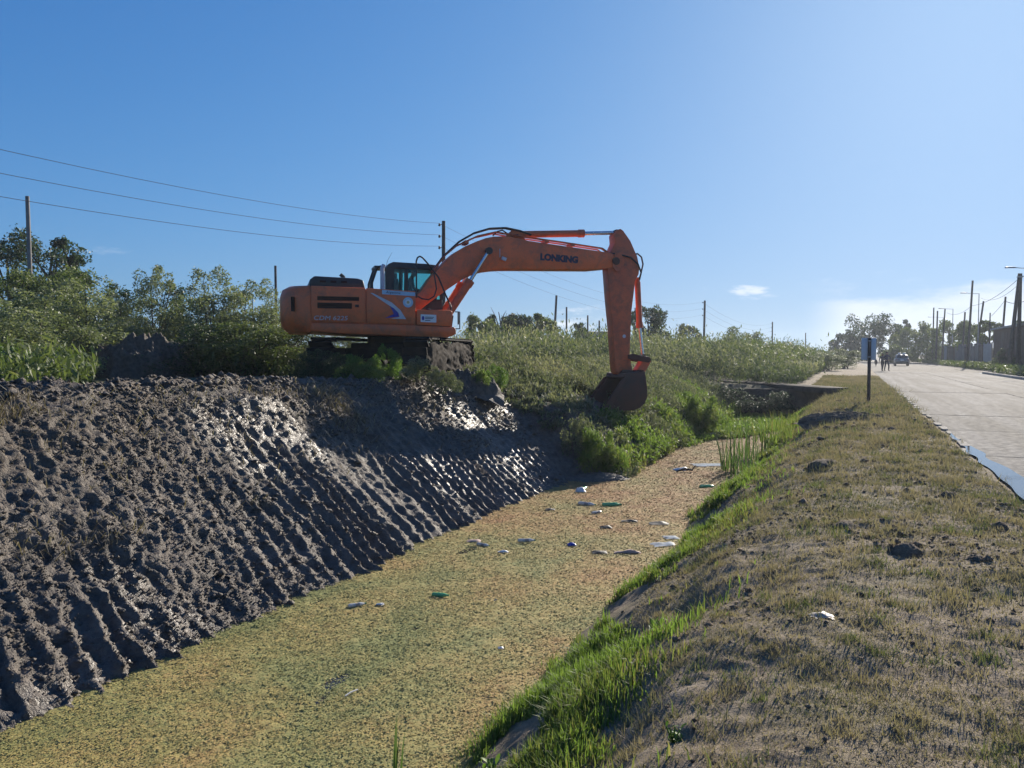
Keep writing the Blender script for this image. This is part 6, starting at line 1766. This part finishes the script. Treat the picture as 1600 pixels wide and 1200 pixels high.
bottle(687, 935, 0.20, -0.2, M_pgreen, 'dark green bottle alone in the near weed mat')
bottle(918, 790, 0.34, -0.5, M_pclear, 'clear bottle left of the large green one')
bottle(934, 803, 0.24, 0.6, M_pclear, 'small clear bottle below the large green one')
bottle(555, 951, 0.20, 0.5, M_pclear, 'clear bottle nearest the dug bank in the foreground')
bottle(755, 855, 0.22, -0.6, M_pclear, 'clear bottle close to the grooved bank')
bottle(823, 848, 0.26, 0.1, M_pclear, 'clear bottle in the middle right of the grooved bank')
def scrap(name, u, v, L, w, h, mat, label, cat, seed, rz=0.0, verge=False):
    """crumpled sheet, bag or carton"""
    if verge:
        D = 1920 / (v - 553); x, y = side(u, D), D; z = ground_at(x, y) + 0.012
    else:
        x, y = on_water(u, v); z = WATER_Z + 0.012
    n = 9; g = np.linspace(-0.5, 0.5, n); U, V_ = np.meshgrid(g, g, indexing='ij')
    q = np.maximum(np.abs(U), np.abs(V_)) * 2
    Z = h * (1 - q ** 2) * 0.7 + h * 0.55 * fbm(U * 3 + seed, V_ * 3, 3, seed) * (1 - q ** 3)
    top_ = np.stack([(U + 0.08 * vnoise(U * 4, V_ * 4 + seed, seed)) * L, (V_ + 0.08 * vnoise(U * 4 + 7, V_ * 4, seed)) * w, np.maximum(Z, 0.002)], -1).reshape(-1, 3)
    bot = top_.copy(); bot[:, 2] = -0.012
    F1 = grid_faces(n, n); F2 = F1[:, ::-1] + n * n
    o = np_mesh(name, np.concatenate([top_, bot]), np.concatenate([F1, F2]), mat)
    o.location = (x, y, z); o.rotation_euler = (0, 0, rz)
    return tag(o, label, cat, None if verge else GL)
M_pink = plastic('faded_pink_board', (0.44, 0.31, 0.25), 1.0, 0.8)
scrap('plastic_tray', 1038, 853, 0.36, 0.20, 0.05, M_pclear, 'clear flattened tray by the near bank grass', 'tray', 1, 0.3)
scrap('wood_piece', 983, 866, 0.38, 0.09, 0.05, M_pink, 'faded pinkish strip of board left of the clear tray', 'board', 2, 0.0)
scrap('plastic_bag', 1067, 735, 0.40, 0.24, 0.08, M_pwhite, 'white plastic bag farthest up the canal', 'bag', 3, 0.4)
scrap('plastic_bag', 938, 866, 0.20, 0.15, 0.035, M_pblack, 'black bag left of the pinkish board', 'bag', 4)
scrap('plastic_bag', 948, 826, 0.18, 0.13, 0.035, M_pblack, 'black bag below the small clear bottle', 'bag', 5)
scrap('plastic_bag', 1031, 820, 0.30, 0.20, 0.035, M_pblack, 'flat black bag above the clear tray', 'bag', 6)
scrap('plastic_bag', 860, 798, 0.17, 0.12, 0.03, M_pblack, 'small black scrap left of the clear bottles', 'bag', 7)
scrap('plastic_bag', 985, 816, 0.26, 0.12, 0.03, M_pblack, 'thin black scrap right of the large green bottle', 'bag', 8)
scrap('plastic_wrapper', 894, 854, 0.12, 0.09, 0.05, M_pblue, 'small blue wrapper in the middle of the canal', 'wrapper', 9)
scrap('plastic_wrapper', 908, 769, 0.22, 0.16, 0.09, M_pwhite, 'pale wrapper beside the bank-foot green bottle', 'wrapper', 10)
scrap('paper_scrap', 740, 848, 0.20, 0.12, 0.03, M_pink, 'tan paper scrap next to the grooved bank', 'scrap', 11)
scrap('paper_scrap', 592, 949, 0.09, 0.05, 0.02, M_pwhite, 'white scrap right of the foreground clear bottle', 'scrap', 12)
scrap('paper_scrap', 782, 1019, 0.05, 0.04, 0.02, M_pwhite, 'tiny white scrap in the near weed mat', 'scrap', 13)
scrap('paper_scrap', 786, 865, 0.15, 0.06, 0.03, M_pwhite, 'off-white scrap below the clear bottles', 'scrap', 14)
scrap('plastic_sheet', 1106, 727, 0.75, 0.5, 0.03, M_pclear, 'clear plastic sheet left of the cattails', 'sheet', 15, 0.1)
scrap('plastic_sheet', 1050, 842, 0.22, 0.2, 0.03, M_pclear, 'crumpled clear film above the tray', 'sheet', 16, 0.1)
scrap('crushed_carton', 1290, 966, 0.13, 0.09, 0.025, M_label, 'crushed pale carton lying on the verge turf', 'carton', 17, 0.2, True)
heap('stone', *on_water(1115, 683), WATER_Z, 0.5, 0.3, 0.14, 451, 'pale stone among the water plants', 'stone', M_kerb, 0.2, 0.3, None, 18)
x, y = on_water(545, 1093); o = MB().tube([(-0.07, 0, 0), (0, 0.004, 0.006), (0.07, 0, 0.002)], 0.006, 6).build('stick', M_pwhite, None, smooth=True); o.location = (x, y, WATER_Z + 0.02); o.rotation_euler = (0, 0, R(55)); tag(o, 'pale stick floating in the foreground weed mat', 'stick')
x, y = on_water(1075, 738); o = MB().tube([(-0.25, 0, 0), (-0.05, 0.02, 0.06), (0.12, 0, 0.03), (0.2, 0.02, 0.14)], [0.02, 0.03, 0.025, 0.01], 7).build('branch', M_dwood, None, smooth=True); o.location = (x, y, WATER_Z + 0.02); tag(o, 'dark forked branch beside the white bag', 'branch')

# --- air
hz = MB().box((60, 190, 5.5), (900, 460, 14.0)).build('haze', None, None)
hz.data.materials.clear()
hm = bpy.data.materials.new('haze_air'); hm.use_nodes = True
for n_ in list(hm.node_tree.nodes): hm.node_tree.nodes.remove(n_)
ho = hm.node_tree.nodes.new('ShaderNodeOutputMaterial'); hv = hm.node_tree.nodes.new('ShaderNodeVolumePrincipled')
hv.inputs['Color'].default_value = (0.80, 0.88, 1.0, 1); hv.inputs['Density'].default_value = 0.00045; hv.inputs['Anisotropy'].default_value = 0.35
hm.node_tree.links.new(hv.outputs[0], ho.inputs['Volume']); hz.data.materials.append(hm)
tag(hz, kind='stuff')
